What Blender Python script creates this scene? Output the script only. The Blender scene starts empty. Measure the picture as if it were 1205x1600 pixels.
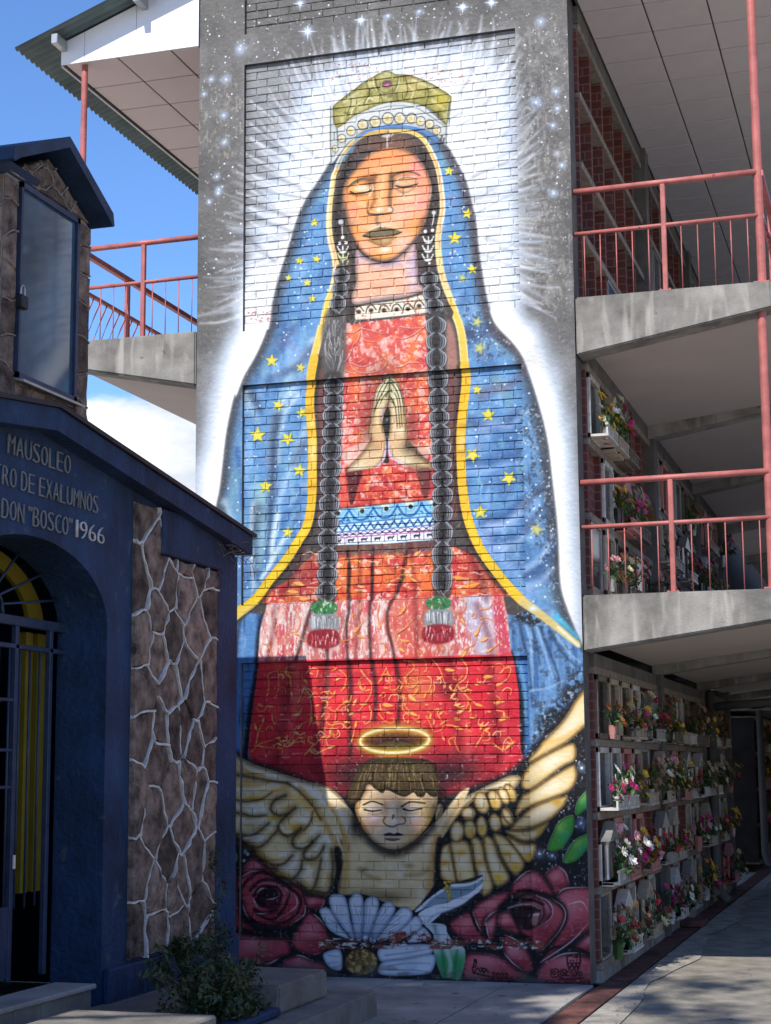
import bpy, bmesh, math, random
import numpy as np
from mathutils import Vector, Matrix

# ------------------------------------------------------------------ camera, sky, sun, exposure
SC = bpy.context.scene
COL = SC.collection
cam_d = bpy.data.cameras.new('camera'); CAM = bpy.data.objects.new('camera', cam_d); COL.objects.link(CAM)
cam_d.sensor_fit = 'VERTICAL'; cam_d.sensor_height = 36.0; cam_d.lens = 36.0 * 2634.0 / 1600.0
cam_d.clip_start = 0.1; cam_d.clip_end = 2000
r_, u_, f_ = Vector((0.95595649, 0.29342792, -0.00687323)), Vector((0.05049963, -0.14136384, 0.98866883)), Vector((-0.28913141, 0.94547148, 0.14995568))
m_ = Matrix((r_, u_, -f_)).transposed().to_4x4(); m_.translation = Vector((3.9475, -12.7564, 1.6))
CAM.matrix_world = m_
SC.camera = CAM

SUN_TRAVEL = Vector((0.16, 1.0, -1.15)).normalized()
sun_d = bpy.data.lights.new('sun', 'SUN'); sun_d.energy = 4.1; sun_d.angle = math.radians(0.6); sun_d.color = (1.0, 0.95, 0.87)
SUN = bpy.data.objects.new('sun', sun_d); COL.objects.link(SUN); SUN.rotation_euler = SUN_TRAVEL.to_track_quat('-Z', 'Y').to_euler(); SUN.location = (-6, -20, 20)

W_ = bpy.data.worlds.new('World'); SC.world = W_; W_.use_nodes = True
nt = W_.node_tree; nt.nodes.clear()
out = nt.nodes.new('ShaderNodeOutputWorld'); bg = nt.nodes.new('ShaderNodeBackground')
sky = nt.nodes.new('ShaderNodeTexSky'); sky.sky_type = 'NISHITA'; sky.sun_disc = False
sky.sun_elevation = math.asin(-SUN_TRAVEL.z); sky.sun_rotation = math.atan2(-SUN_TRAVEL.x, -SUN_TRAVEL.y)
sky.altitude = 2500; sky.air_density = 1.0; sky.dust_density = 0.1; sky.ozone_density = 3.0
# cumulus drifting low over the horizon, thinning out overhead
tc = nt.nodes.new('ShaderNodeTexCoord'); mp = nt.nodes.new('ShaderNodeMapping'); mp.inputs['Scale'].default_value = (1, 1, 2.4)
mp.inputs['Location'].default_value = (0.35, 0.1, 0.22)
nz = nt.nodes.new('ShaderNodeTexNoise'); nz.inputs['Scale'].default_value = 4.2; nz.inputs['Detail'].default_value = 9; nz.inputs['Roughness'].default_value = 0.62
sx = nt.nodes.new('ShaderNodeSeparateXYZ')
ev = nt.nodes.new('ShaderNodeMapRange'); ev.inputs['From Min'].default_value = 0.14; ev.inputs['From Max'].default_value = 0.30; ev.inputs['To Min'].default_value = 0.34; ev.inputs['To Max'].default_value = -0.32
ad = nt.nodes.new('ShaderNodeMath'); ad.operation = 'ADD'
cr = nt.nodes.new('ShaderNodeMapRange'); cr.interpolation_type = 'SMOOTHSTEP'; cr.inputs['From Min'].default_value = 0.52; cr.inputs['From Max'].default_value = 0.63
nz2 = nt.nodes.new('ShaderNodeTexNoise'); nz2.inputs['Scale'].default_value = 8.0; nz2.inputs['Detail'].default_value = 8
cc = nt.nodes.new('ShaderNodeMix'); cc.data_type = 'RGBA'; cc.inputs['A'].default_value = (2.3, 2.7, 3.4, 1); cc.inputs['B'].default_value = (6.6, 6.7, 6.8, 1)
cm = nt.nodes.new('ShaderNodeMapRange'); cm.inputs['From Min'].default_value = 0.38; cm.inputs['From Max'].default_value = 0.62
mx = nt.nodes.new('ShaderNodeMix'); mx.data_type = 'RGBA'
lk = nt.links.new
lk(tc.outputs['Generated'], mp.inputs['Vector']); lk(mp.outputs['Vector'], nz.inputs['Vector']); lk(mp.outputs['Vector'], nz2.inputs['Vector'])
lk(tc.outputs['Generated'], sx.inputs[0]); lk(sx.outputs['Z'], ev.inputs['Value'])
lk(nz.outputs['Fac'], ad.inputs[0]); lk(ev.outputs['Result'], ad.inputs[1]); lk(ad.outputs[0], cr.inputs['Value'])
lk(nz2.outputs['Fac'], cm.inputs['Value']); lk(cm.outputs['Result'], cc.inputs['Factor'])
lk(cr.outputs['Result'], mx.inputs['Factor']); tn = nt.nodes.new('ShaderNodeVectorMath'); tn.operation = 'MULTIPLY'; tn.inputs[1].default_value = (0.80, 1.01, 1.22); lk(sky.outputs['Color'], tn.inputs[0]); lk(tn.outputs[0], mx.inputs['A']); lk(cc.outputs['Result'], mx.inputs['B'])
lk(mx.outputs['Result'], bg.inputs['Color']); lk(bg.outputs['Background'], out.inputs['Surface'])
bg.inputs['Strength'].default_value = 0.15

SC.view_settings.view_transform = 'Standard'; SC.view_settings.look = 'None'; SC.view_settings.exposure = 0.50; SC.view_settings.gamma = 1.0
SC.render.engine = 'CYCLES'; SC.cycles.use_denoising = True; SC.cycles.max_bounces = 6

# ------------------------------------------------------------------ helpers
RND = random.Random(7)
MATS = {}
def nodes(name):
    m = bpy.data.materials.new(name); m.use_nodes = True; t = m.node_tree
    return m, t, t.nodes['Principled BSDF'], (lambda k: t.nodes.new('ShaderNode' + k)), t.links.new
def surf(name, base, var=0.25, scale=6.0, rough=0.8, bump=0.25, bscale=None, dark=None, streak=0.0, spec=0.3, metal=0.0, coord='Object', fleck=None, rnd=0.0):
    """procedural paint/stone/concrete: two noises of colour, fine relief, optional rain streaks and flecks"""
    m, t, b, N_, lk = nodes(name)
    tcn = N_('TexCoord'); co = tcn.outputs[coord]
    n1 = N_('TexNoise'); n1.inputs['Scale'].default_value = scale; n1.inputs['Detail'].default_value = 8; n1.inputs['Roughness'].default_value = 0.6; lk(co, n1.inputs['Vector'])
    rmp = N_('ValToRGB'); e = rmp.color_ramp.elements
    dk = dark or tuple(c * (1 - var) for c in base); lt = tuple(min(1, c * (1 + var)) for c in base)
    e[0].position = 0.32; e[0].color = (*dk, 1); e[1].position = 0.68; e[1].color = (*lt, 1)
    lk(n1.outputs['Fac'], rmp.inputs['Fac']); colr = rmp.outputs['Color']
    if streak:
        mpn = N_('Mapping'); mpn.inputs['Scale'].default_value = (5, 5, 0.9); lk(co, mpn.inputs['Vector'])
        n3 = N_('TexNoise'); n3.inputs['Scale'].default_value = 2.2; n3.inputs['Detail'].default_value = 10; n3.inputs['Distortion'].default_value = .6; lk(mpn.outputs['Vector'], n3.inputs['Vector'])
        mr = N_('MapRange'); mr.inputs['From Min'].default_value = 0.52; mr.inputs['From Max'].default_value = 0.72; mr.inputs['To Max'].default_value = streak; lk(n3.outputs['Fac'], mr.inputs['Value'])
        mxn = N_('Mix'); mxn.data_type = 'RGBA'; mxn.inputs['B'].default_value = (*(min(1, c * 1.7) for c in base), 1); lk(mr.outputs['Result'], mxn.inputs['Factor']); lk(colr, mxn.inputs['A']); colr = mxn.outputs['Result']
    if fleck:
        n4 = N_('TexNoise'); n4.inputs['Scale'].default_value = fleck[1]; n4.inputs['Detail'].default_value = 5; lk(co, n4.inputs['Vector'])
        mr = N_('MapRange'); mr.inputs['From Min'].default_value = fleck[2]; mr.inputs['From Max'].default_value = fleck[2] + .05; lk(n4.outputs['Fac'], mr.inputs['Value'])
        mxn = N_('Mix'); mxn.data_type = 'RGBA'; mxn.inputs['B'].default_value = (*fleck[0], 1); lk(mr.outputs['Result'], mxn.inputs['Factor']); lk(colr, mxn.inputs['A']); colr = mxn.outputs['Result']
    if rnd:
        oi = N_('ObjectInfo'); mr = N_('MapRange'); mr.inputs['To Min'].default_value = 1 - rnd; mr.inputs['To Max'].default_value = 1 + rnd * .6; lk(oi.outputs['Random'], mr.inputs['Value'])
        vm = N_('VectorMath'); vm.operation = 'SCALE'; lk(colr, vm.inputs[0]); lk(mr.outputs[0], vm.inputs['Scale']); colr = vm.outputs[0]
    lk(colr, b.inputs['Base Color'])
    n2 = N_('TexNoise'); n2.inputs['Scale'].default_value = bscale or scale * 7; n2.inputs['Detail'].default_value = 6; lk(co, n2.inputs['Vector'])
    bp = N_('Bump'); bp.inputs['Strength'].default_value = bump; bp.inputs['Distance'].default_value = 0.02; lk(n2.outputs['Fac'], bp.inputs['Height']); lk(bp.outputs['Normal'], b.inputs['Normal'])
    b.inputs['Roughness'].default_value = rough; b.inputs['Specular IOR Level'].default_value = spec; b.inputs['Metallic'].default_value = metal
    MATS[name] = m; return m
class MB:
    """collects vertices and faces, then links them as one mesh object"""
    def __init__(s): s.v, s.f, s.mi = [], [], []
    def poly(s, pts, mi=0): i = len(s.v); s.v += [tuple(p) for p in pts]; s.f.append(tuple(range(i, i + len(pts)))); s.mi.append(mi)
    def box(s, x0, x1, y0, y1, z0, z1, mi=0, c=0.0):
        i = len(s.v)
        if c <= 0:
            s.v += [(x, y, z) for z in (z0, z1) for y in (y0, y1) for x in (x0, x1)]
            for q in ((0, 2, 3, 1), (4, 5, 7, 6), (0, 1, 5, 4), (1, 3, 7, 5), (3, 2, 6, 7), (2, 0, 4, 6)): s.f.append(tuple(i + k for k in q)); s.mi.append(mi)
            return
        for sx_ in (0, 1):
            for sy in (0, 1):
                for sz in (0, 1):
                    X, Y, Z = (x0, x1)[sx_], (y0, y1)[sy], (z0, z1)[sz]; dx, dy, dz = c * (1 - 2 * sx_), c * (1 - 2 * sy), c * (1 - 2 * sz)
                    s.v += [(X, Y + dy, Z + dz), (X + dx, Y, Z + dz), (X + dx, Y + dy, Z)]
        V = lambda a, b, d, k: i + (a * 4 + b * 2 + d) * 3 + k
        F = []
        for a in (0, 1):
            F += [[V(a, 0, 0, 0), V(a, 1, 0, 0), V(a, 1, 1, 0), V(a, 0, 1, 0)], [V(0, a, 0, 1), V(1, a, 0, 1), V(1, a, 1, 1), V(0, a, 1, 1)], [V(0, 0, a, 2), V(1, 0, a, 2), V(1, 1, a, 2), V(0, 1, a, 2)]]
            for b in (0, 1):
                F += [[V(a, b, 0, 0), V(a, b, 1, 0), V(a, b, 1, 1), V(a, b, 0, 1)], [V(a, 0, b, 0), V(a, 1, b, 0), V(a, 1, b, 2), V(a, 0, b, 2)], [V(0, a, b, 1), V(1, a, b, 1), V(1, a, b, 2), V(0, a, b, 2)]]
                for d in (0, 1): F.append([V(a, b, d, 0), V(a, b, d, 1), V(a, b, d, 2)])
        for q in F: s.f.append(tuple(q)); s.mi.append(mi)
    def prism(s, pts, d, mi=0):
        """closed outline pts swept by the vector d"""
        n = len(pts); i = len(s.v); d = Vector(d)
        s.v += [tuple(p) for p in pts] + [tuple(Vector(p) + d) for p in pts]
        s.f.append(tuple(i + k for k in range(n))[::-1]); s.f.append(tuple(i + n + k for k in range(n))); s.mi += [mi, mi]
        for k in range(n): s.f.append((i + k, i + (k + 1) % n, i + n + (k + 1) % n, i + n + k)); s.mi.append(mi)
    def tube(s, pts, r, n=8, mi=0, cap=True):
        pts = [Vector(p) for p in pts]; i0 = len(s.v); rr = r if isinstance(r, (list, tuple)) else [r] * len(pts)
        for k, p_ in enumerate(pts):
            d = (pts[min(k + 1, len(pts) - 1)] - pts[max(k - 1, 0)]).normalized()
            a = d.orthogonal().normalized() if abs(d.z) > .95 else d.cross(Vector((0, 0, 1))).normalized(); b = d.cross(a)
            for j in range(n):
                t = 2 * math.pi * j / n; s.v.append(tuple(p_ + (a * math.cos(t) + b * math.sin(t)) * rr[k]))
        for k in range(len(pts) - 1):
            for j in range(n):
                s.f.append((i0 + k * n + j, i0 + k * n + (j + 1) % n, i0 + (k + 1) * n + (j + 1) % n, i0 + (k + 1) * n + j)); s.mi.append(mi)
        if cap:
            s.f.append(tuple(i0 + j for j in range(n))[::-1]); s.f.append(tuple(i0 + (len(pts) - 1) * n + j for j in range(n))); s.mi += [mi, mi]
    def lathe(s, prof, c, n=12, mi=0):
        i0 = len(s.v)
        for (r, z) in prof:
            for j in range(n): t = 2 * math.pi * j / n; s.v.append((c[0] + r * math.cos(t), c[1] + r * math.sin(t), c[2] + z))
        for k in range(len(prof) - 1):
            for j in range(n): s.f.append((i0 + k * n + j, i0 + k * n + (j + 1) % n, i0 + (k + 1) * n + (j + 1) % n, i0 + (k + 1) * n + j)); s.mi.append(mi)
        s.f.append(tuple(i0 + j for j in range(n))[::-1]); s.f.append(tuple(i0 + (len(prof) - 1) * n + j for j in range(n))); s.mi += [mi, mi]
    def mesh(s, name, mats, fix=True, smooth=False):
        me = bpy.data.meshes.new(name); me.from_pydata(s.v, [], s.f)
        for m in (mats if isinstance(mats, (list, tuple)) else [mats]): me.materials.append(m if not isinstance(m, str) else MATS[m])
        me.polygons.foreach_set('material_index', s.mi)
        if fix:
            b = bmesh.new(); b.from_mesh(me); bmesh.ops.recalc_face_normals(b, faces=b.faces); b.to_mesh(me); b.free()
        if smooth: me.polygons.foreach_set('use_smooth', [True] * len(me.polygons))
        me.update(); return me
    def build(s, name, mats, parent=None, fix=True, smooth=False):
        return link(name, s.mesh(name, mats, fix, smooth), parent)
def link(name, data, parent=None):
    o = bpy.data.objects.new(name, data); COL.objects.link(o)
    if parent is not None: o.parent = parent
    return o
def tag(o, label=None, cat=None, group=None, kind=None):
    if label: o['label'] = label
    if cat: o['category'] = cat
    if group: o['group'] = group
    if kind: o['kind'] = kind
    return o
def empty(name, loc=(0, 0, 0)):
    o = bpy.data.objects.new(name, None); COL.objects.link(o); o.location = loc; o.empty_display_size = .1; return o
def copy_tree(o, parent=None):
    c = o.copy(); COL.objects.link(c); c.parent = parent
    for ch in [k for k in bpy.data.objects if k.parent == o]: copy_tree(ch, c)
    return c

# ------------------------------------------------------------------ materials
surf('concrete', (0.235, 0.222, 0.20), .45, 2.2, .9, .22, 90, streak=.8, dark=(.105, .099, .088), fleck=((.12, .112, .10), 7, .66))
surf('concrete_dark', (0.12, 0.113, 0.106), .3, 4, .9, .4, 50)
surf('plaster_soffit', (0.52, 0.46, 0.43), .05, 2, .9, .06, 60)
surf('soffit_panel', (0.72, 0.60, 0.56), .05, 1.5, .7, .04, 80)
surf('ceiling_tile', (0.66, 0.61, 0.60), .05, 3, .85, .06, 90)
surf('fascia_white', (0.86, 0.87, 0.88), .05, 2, .6, .05, 60)
surf('roof_sheet', (0.13, 0.17, 0.165), .3, 2, .5, .1, 50, metal=.3, streak=.2)
surf('red_paint', (0.40, 0.120, 0.104), .25, 8, .5, .12, 70, spec=.4, fleck=((.16, .075, .05), 17, .67))
surf('navy', (0.014, 0.037, 0.088), .45, 2.0, .75, .7, 26, streak=.45, dark=(.008, .020, .046), fleck=((.060, .072, .095), 8, .655))
surf('navy_smooth', (0.016, 0.036, 0.080), .35, 4, .6, .2, 50)
surf('navy_metal', (0.030, 0.045, 0.085), .3, 10, .45, .15, 80)
surf('stone', (0.215, 0.155, 0.122), .5, 9, .9, 1.0, 45, rnd=.55, dark=(.05, .033, .028), fleck=((.17, .12, .085), 15, .66), coord='Object')
surf('mortar_white', (0.60, 0.58, 0.54), .25, 14, .9, .6, 70)
surf('mortar_grey', (0.24, 0.205, 0.17), .3, 14, .9, .6, 70)
surf('letter_paint', (0.20, 0.205, 0.21), .2, 20, .6, .1, 60)
surf('yellow', (0.19, 0.145, 0.012), .15, 5, .6, .1, 60)
surf('pavement', (0.30, 0.28, 0.255), .3, 1.7, .9, .4, 60, dark=(.17, .158, .142), fleck=((.15, .138, .122), 5, .64))
surf('step_top', (0.18, 0.168, 0.15), .25, 3, .9, .5, 50, dark=(.11, .102, .092))
surf('asphalt', (0.27, 0.245, 0.20), .3, 4, .95, .8, 120, dark=(.16, .15, .13), fleck=((.27, .25, .22), 60, .66))
surf('strip', (0.30, 0.28, 0.245), .3, 6, .95, .6, 60, dark=(.19, .175, .155))
surf('gutter_red', (0.135, 0.055, 0.045), .35, 6, .85, .4, 60, dark=(.06, .028, .026))
surf('earth', (0.50, 0.46, 0.40), .3, 2, .95, .5, 30)
def brickmat(name, c1, c2, mortar):
    m, t, b, N_, lk = nodes(name); tcn = N_('TexCoord'); sp = N_('SeparateXYZ'); lk(tcn.outputs['Object'], sp.inputs[0]); ad_ = N_('Math'); ad_.operation = 'ADD'; lk(sp.outputs['X'], ad_.inputs[0]); lk(sp.outputs['Y'], ad_.inputs[1])
    cb = N_('CombineXYZ'); lk(ad_.outputs[0], cb.inputs[0]); lk(sp.outputs['Z'], cb.inputs[1]); br = N_('TexBrick'); br.inputs['Scale'].default_value = 1; br.inputs['Brick Width'].default_value = .2; br.inputs['Row Height'].default_value = .075; br.inputs['Mortar Size'].default_value = .006
    br.inputs['Color1'].default_value = (*c1, 1); br.inputs['Color2'].default_value = (*c2, 1); br.inputs['Mortar'].default_value = (*mortar, 1); lk(cb.outputs[0], br.inputs['Vector']); lk(br.outputs['Color'], b.inputs['Base Color']); b.inputs['Roughness'].default_value = .9
    bp = N_('Bump'); bp.inputs['Strength'].default_value = .5; bp.inputs['Distance'].default_value = .01; bp.invert = True; lk(br.outputs['Fac'], bp.inputs['Height']); lk(bp.outputs['Normal'], b.inputs['Normal']); MATS[name] = m
brickmat('brick_red', (.16, .042, .030), (.105, .030, .024), (.15, .12, .10)); surf('gap_shade', (.03, .028, .027), .3, 4, .9, .2, 40)  # near-black colour stands in for the deep shade in the corridor gap
surf('timber', (0.16, 0.13, 0.105), .3, 12, .8, .3, 60)
surf('white_paint', (0.50, 0.48, 0.44), .3, 12, .6, .1, 60)
surf('cream_paint', (0.40, 0.34, 0.26), .3, 12, .6, .1, 60)
surf('pink_paint', (0.46, 0.20, 0.18), .15, 12, .6, .1, 60)
surf('alu', (0.42, 0.42, 0.41), .15, 12, .35, .05, 60, metal=.6)
surf('marble_dark', (0.03, 0.032, 0.036), .5, 7, .18, .02, 40, spec=.5)
surf('black_iron', (0.014, 0.015, 0.02), .3, 20, .5, .2, 60)
surf('pipe', (0.10, 0.098, 0.092), .2, 5, .6, .1, 40)
surf('bark', (0.12, 0.09, 0.065), .4, 8, .95, 1, 30)
def leafmat(name, a, b):
    m, t, bs, N_, lk = nodes(name)
    oi = N_('TexCoord'); n = N_('TexNoise'); n.inputs['Scale'].default_value = 9; lk(oi.outputs['Object'], n.inputs['Vector'])
    r = N_('ValToRGB'); r.color_ramp.elements[0].position = .35; r.color_ramp.elements[1].position = .65; r.color_ramp.elements[0].color = (*a, 1); r.color_ramp.elements[1].color = (*b, 1)
    lk(n.outputs['Fac'], r.inputs['Fac']); lk(r.outputs['Color'], bs.inputs['Base Color']); bs.inputs['Roughness'].default_value = .5
    tr = N_('BsdfTranslucent'); lk(r.outputs['Color'], tr.inputs['Color']); ms = N_('MixShader'); ms.inputs[0].default_value = .25
    lk(bs.outputs[0], ms.inputs[1]); lk(tr.outputs[0], ms.inputs[2]); lk(ms.outputs[0], t.nodes['Material Output'].inputs['Surface']); MATS[name] = m
leafmat('leaf', (.020, .044, .012), (.066, .090, .030)); leafmat('leaf_tree', (.025, .05, .014), (.06, .10, .03)); leafmat('leaf_stem', (.03, .09, .02), (.08, .17, .05))
for nm, c in dict(petal_white=(.72, .69, .62), petal_yellow=(.66, .40, .04), petal_red=(.42, .035, .045), petal_pink=(.55, .26, .28), petal_magenta=(.50, .03, .17), petal_orange=(.48, .17, .05), petal_cream=(.50, .42, .25), petal_dry=(.20, .12, .06)).items(): surf(nm, c, .25, 30, .6, .05, 60)
def glassmat(name, tint, refl, hi=.95):
    m, t, bs, N_, lk = nodes(name); t.nodes.remove(bs)
    tr = N_('BsdfTransparent'); tr.inputs['Color'].default_value = (*tint, 1); gl = N_('BsdfGlossy'); gl.inputs['Roughness'].default_value = .03
    fr = N_('LayerWeight'); fr.inputs['Blend'].default_value = .35; mr = N_('MapRange'); mr.inputs['To Min'].default_value = refl; mr.inputs['To Max'].default_value = hi; lk(fr.outputs['Fresnel'], mr.inputs['Value'])
    ms = N_('MixShader'); lk(mr.outputs['Result'], ms.inputs[0]); lk(tr.outputs[0], ms.inputs[1]); lk(gl.outputs[0], ms.inputs[2]); lk(ms.outputs[0], t.nodes['Material Output'].inputs['Surface']); MATS[name] = m
glassmat('glass', (.55, .6, .62), .10); surf('glass_painted_sky', (.045, .088, .140), .65, 1.3, .06, .0, 40, spec=.6)  # uneven blue base colour stands in for sky reflected in the turret pane
surf('niche_blue', (.20, .34, .52), .3, 3, .8, .1, 40)

# ================================================================== the mural
# ---- mural paint: strokes in wall millimetres (x from the wall's middle, z up), rasterised to one picture of the paint
MX0, MX1, MZ1, MS = -1640.0, 1660.0, 8320.0, 4.0
MW, MH = int((MX1 - MX0) / MS), int(MZ1 / MS)
CV = np.zeros((MH, MW, 3), np.float32)
PRNG = np.random.RandomState(5)
CLIP = [None]; CBOX = [(0, MW, 0, MH)]
def vnoise(sx, sz, seed, octaves=3):
    X0, X1, Y0, Y1 = CBOX[-1]; out = np.zeros((Y1 - Y0, X1 - X0), np.float32); amp = 1.0; tot = 0
    for o in range(octaves):
        r = np.random.RandomState(seed + o * 17)
        nx, nz = int(MW * MS / sx) + 3, int(MH * MS / sz) + 3
        g = r.rand(nz, nx).astype(np.float32)
        fx = np.arange(X0, X1) * MS / sx; fz = np.arange(Y0, Y1) * MS / sz
        ix = fx.astype(int); iz = fz.astype(int); tx = (fx - ix); tz = (fz - iz)
        tx = (tx * tx * (3 - 2 * tx)).astype(np.float32); tz = (tz * tz * (3 - 2 * tz)).astype(np.float32)[:, None]
        a = g[iz][:, ix]; b = g[iz][:, ix + 1]; c = g[iz + 1][:, ix]; d = g[iz + 1][:, ix + 1]
        out += amp * ((a * (1 - tx) + b * tx) * (1 - tz) + (c * (1 - tx) + d * tx) * tz)
        tot += amp; amp *= .55; sx /= 2.1; sz /= 2.1
    return out / tot
def hexc(h): return np.array([int(h[i:i + 2], 16) / 255 for i in (0, 2, 4)], np.float32)
def to_px(p):
    p = np.asarray(p, np.float32).reshape(-1, 2)
    return np.stack([(p[:, 0] - MX0) / MS, (MZ1 - p[:, 1]) / MS], 1)
def catmull(p, closed, n=6):
    m = len(p)
    if m < 3: return p
    if closed: q = np.vstack([p[-1], p, p[0], p[1]])
    else: q = np.vstack([2 * p[0] - p[1], p, 2 * p[-1] - p[-2]])
    out = []
    for i in range(1, len(q) - 2):
        a, b, c, d = q[i - 1], q[i], q[i + 1], q[i + 2]
        t = (np.arange(n) / n)[:, None]
        out.append(.5 * (2 * b + (c - a) * t + (2 * a - 5 * b + 4 * c - d) * t * t + (3 * b - a - 3 * c + d) * t ** 3))
    r = np.vstack(out)
    return r if closed else np.vstack([r, p[-1]])
def window(p, pad):
    x0 = max(int(p[:, 0].min() - pad), 0); x1 = min(int(p[:, 0].max() + pad) + 2, MW)
    y0 = max(int(p[:, 1].min() - pad), 0); y1 = min(int(p[:, 1].max() + pad) + 2, MH)
    return (x0, x1, y0, y1) if x1 > x0 and y1 > y0 else None
def seg_dist(p, w, closed, wid=None):
    x0, x1, y0, y1 = w
    X, Y = np.meshgrid(np.arange(x0, x1, dtype=np.float32) + .5, np.arange(y0, y1, dtype=np.float32) + .5)
    best = np.full(X.shape, 1e9, np.float32); ins = np.zeros(X.shape, bool)
    n = len(p)
    for i in range(n if closed else n - 1):
        a = p[i]; b = p[(i + 1) % n]; ex, ey = b[0] - a[0], b[1] - a[1]
        l2 = ex * ex + ey * ey
        if l2 < 1e-9: continue
        t = np.clip(((X - a[0]) * ex + (Y - a[1]) * ey) / l2, 0, 1)
        d = np.hypot(X - a[0] - t * ex, Y - a[1] - t * ey)
        if wid is not None: d = d - (wid[i] * (1 - t) + wid[i + 1] * t) / 2
        np.minimum(best, d, out=best)
        if closed and ey != 0:
            ins ^= ((a[1] > Y) != (b[1] > Y)) & (X < ex * (Y - a[1]) / ey + a[0])
    return np.where(ins, -best, best) if closed else best
def put(w, m, col, mode=0):
    x0, x1, y0, y1 = w
    if CLIP[-1] is not None:
        a0, a1, b0, b1 = CBOX[-1]; X0, X1, Y0, Y1 = max(x0, a0), min(x1, a1), max(y0, b0), min(y1, b1)
        if X1 <= X0 or Y1 <= Y0: return
        m = m[Y0 - y0:Y1 - y0, X0 - x0:X1 - x0] * CLIP[-1][Y0 - b0:Y1 - b0, X0 - a0:X1 - a0]; x0, x1, y0, y1 = X0, X1, Y0, Y1
    m = m[..., None]; v = CV[y0:y1, x0:x1]
    if mode == 1: v *= 1 - m * (1 - col)          # glaze
    else: v += m * (col - v)
def sstep(t):
    t = np.clip(t, 0, 1); return t * t * (3 - 2 * t)
def mP(col, pts, f=8, a=1., s=1, mode=0):
    p = to_px(pts); p = catmull(p, True) if s else p
    fp = max(f / MS, .7); w = window(p, fp)
    if w: put(w, a * sstep(.5 - seg_dist(p, w, True) / fp), hexc(col), mode)
def mE(col, pts, f=30, a=1., s=1, mode=0):
    p = to_px(pts); p = catmull(p, True) if s else p
    fp = f / MS; w = window(p, 2)
    if w:
        d = seg_dist(p, w, True); put(w, a * sstep(.5 - d / 1.5) * np.exp(-(d / fp) ** 2), hexc(col), mode)
def mL(col, pts, w0=10, w1=10, f=5, a=1., s=1, prof=0, mode=0):
    p = to_px(pts); p = catmull(p, False) if s else p
    t = np.linspace(0, 1, len(p))
    wid = (w0 + (w1 - w0) * t) / MS
    if prof == 1: wid = wid * np.sin(np.pi * np.clip(t * .92 + .06, 0, 1))
    fp = max(f / MS, .7); w = window(p, wid.max() / 2 + fp)
    if w: put(w, a * sstep(.5 - seg_dist(p, w, False, wid) / fp), hexc(col), mode)
def mG(col, c, rx, rz, rot=0, a=1., pw=2, mode=0):
    c = to_px(c)[0]; R = max(rx, rz) / MS * 2.2
    w = window(np.array([c - R, c + R]), 1)
    if not w: return
    x0, x1, y0, y1 = w
    X, Y = np.meshgrid(np.arange(x0, x1) + .5 - c[0], np.arange(y0, y1) + .5 - c[1])
    k, q = math.cos(rot), math.sin(rot); u = (X * k - Y * q) / (rx / MS); v = (X * q + Y * k) / (rz / MS)
    put(w, (a * np.exp(-((u * u + v * v) ** (pw / 2)))).astype(np.float32), hexc(col), mode)
def mD(col, pts, r=8, a=1., f=5):
    for x, z in np.asarray(pts, np.float32).reshape(-1, 2):
        p = to_px([x, z]); w = window(p, (r + f) / MS)
        if w:
            x0, x1, y0, y1 = w
            X, Y = np.meshgrid(np.arange(x0, x1) + .5 - p[0, 0], np.arange(y0, y1) + .5 - p[0, 1])
            put(w, a * sstep(.5 - (np.hypot(X, Y) - r / MS) / max(f / MS, .7)), hexc(col))
def mC(pts, f=6, s=1):
    p = to_px(pts); p = catmull(p, True) if s else p
    fp = max(f / MS, .7); w = window(p, fp)
    if w is None: w = (0, 1, 0, 1)
    x0, x1, y0, y1 = w; a0, a1, b0, b1 = CBOX[-1]; x0, x1, y0, y1 = max(x0, a0), min(x1, a1), max(y0, b0), min(y1, b1)
    if x1 <= x0 or y1 <= y0: x0, x1, y0, y1 = a0, a0 + 1, b0, b0 + 1
    w = (x0, x1, y0, y1); m = sstep(.5 - seg_dist(p, w, True) / fp)
    if CLIP[-1] is not None: m = m * CLIP[-1][y0 - b0:y1 - b0, x0 - a0:x1 - a0]
    CLIP.append(m); CBOX.append(w)
def mU(): CLIP.pop(); CBOX.pop()
def mN(col, sx, sz, seed, lo, hi, a=1., mode=0):
    put(CBOX[-1], a * sstep((vnoise(sx, sz, seed) - lo) / (hi - lo)), hexc(col), mode)

# the design was drawn on a sheet; this plane-to-plane map squares a sheet point up to the wall (mm along, mm up)
SHEET = np.array([[6.06812046e+00, -3.91561533e-02, -3.57210752e+03], [1.73510390e-01, -5.62858672e+00, 8.49884414e+03], [1.33346842e-04, 6.42420856e-05, 1.0]])
def W(q):
    v = SHEET @ np.array([q[0], q[1], 1.0]); return [v[0] / v[2], v[1] / v[2]]
def WL(pts): return [c for q in pts for c in W(q)]
K=5.25
def P(c,pts,f=1.5,a=1,s=1,mode=0): mP(c,WL(pts),f*K,a,s,mode)
def E(c,pts,f=6,a=1,s=1,mode=0): mE(c,WL(pts),f*K,a,s,mode)
def L(c,pts,w0=2,w1=None,f=1.2,a=1,s=1,prof=0,mode=0): mL(c,WL(pts),w0*K,(w0 if w1 is None else w1)*K,f*K,a,s,prof,mode)
def G(c,q,rx,ry=None,rot=0,a=1,pw=2,mode=0): mG(c,W(q),rx*K,(rx if ry is None else ry)*K,rot,a,pw,mode)
def D(c,pts,r=1.5,a=1,f=1): mD(c,WL(pts),r*K,a,f*K)
def C(pts,f=1.2,s=1): mC(WL(pts),f*K,s)
U=mU
N=mN
def zf(ox,oy,s):
    def f(*a):
        v=list(a); return [(ox+v[i]/s,oy+v[i+1]/s) for i in range(0,len(v),2)]
    return f
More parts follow.
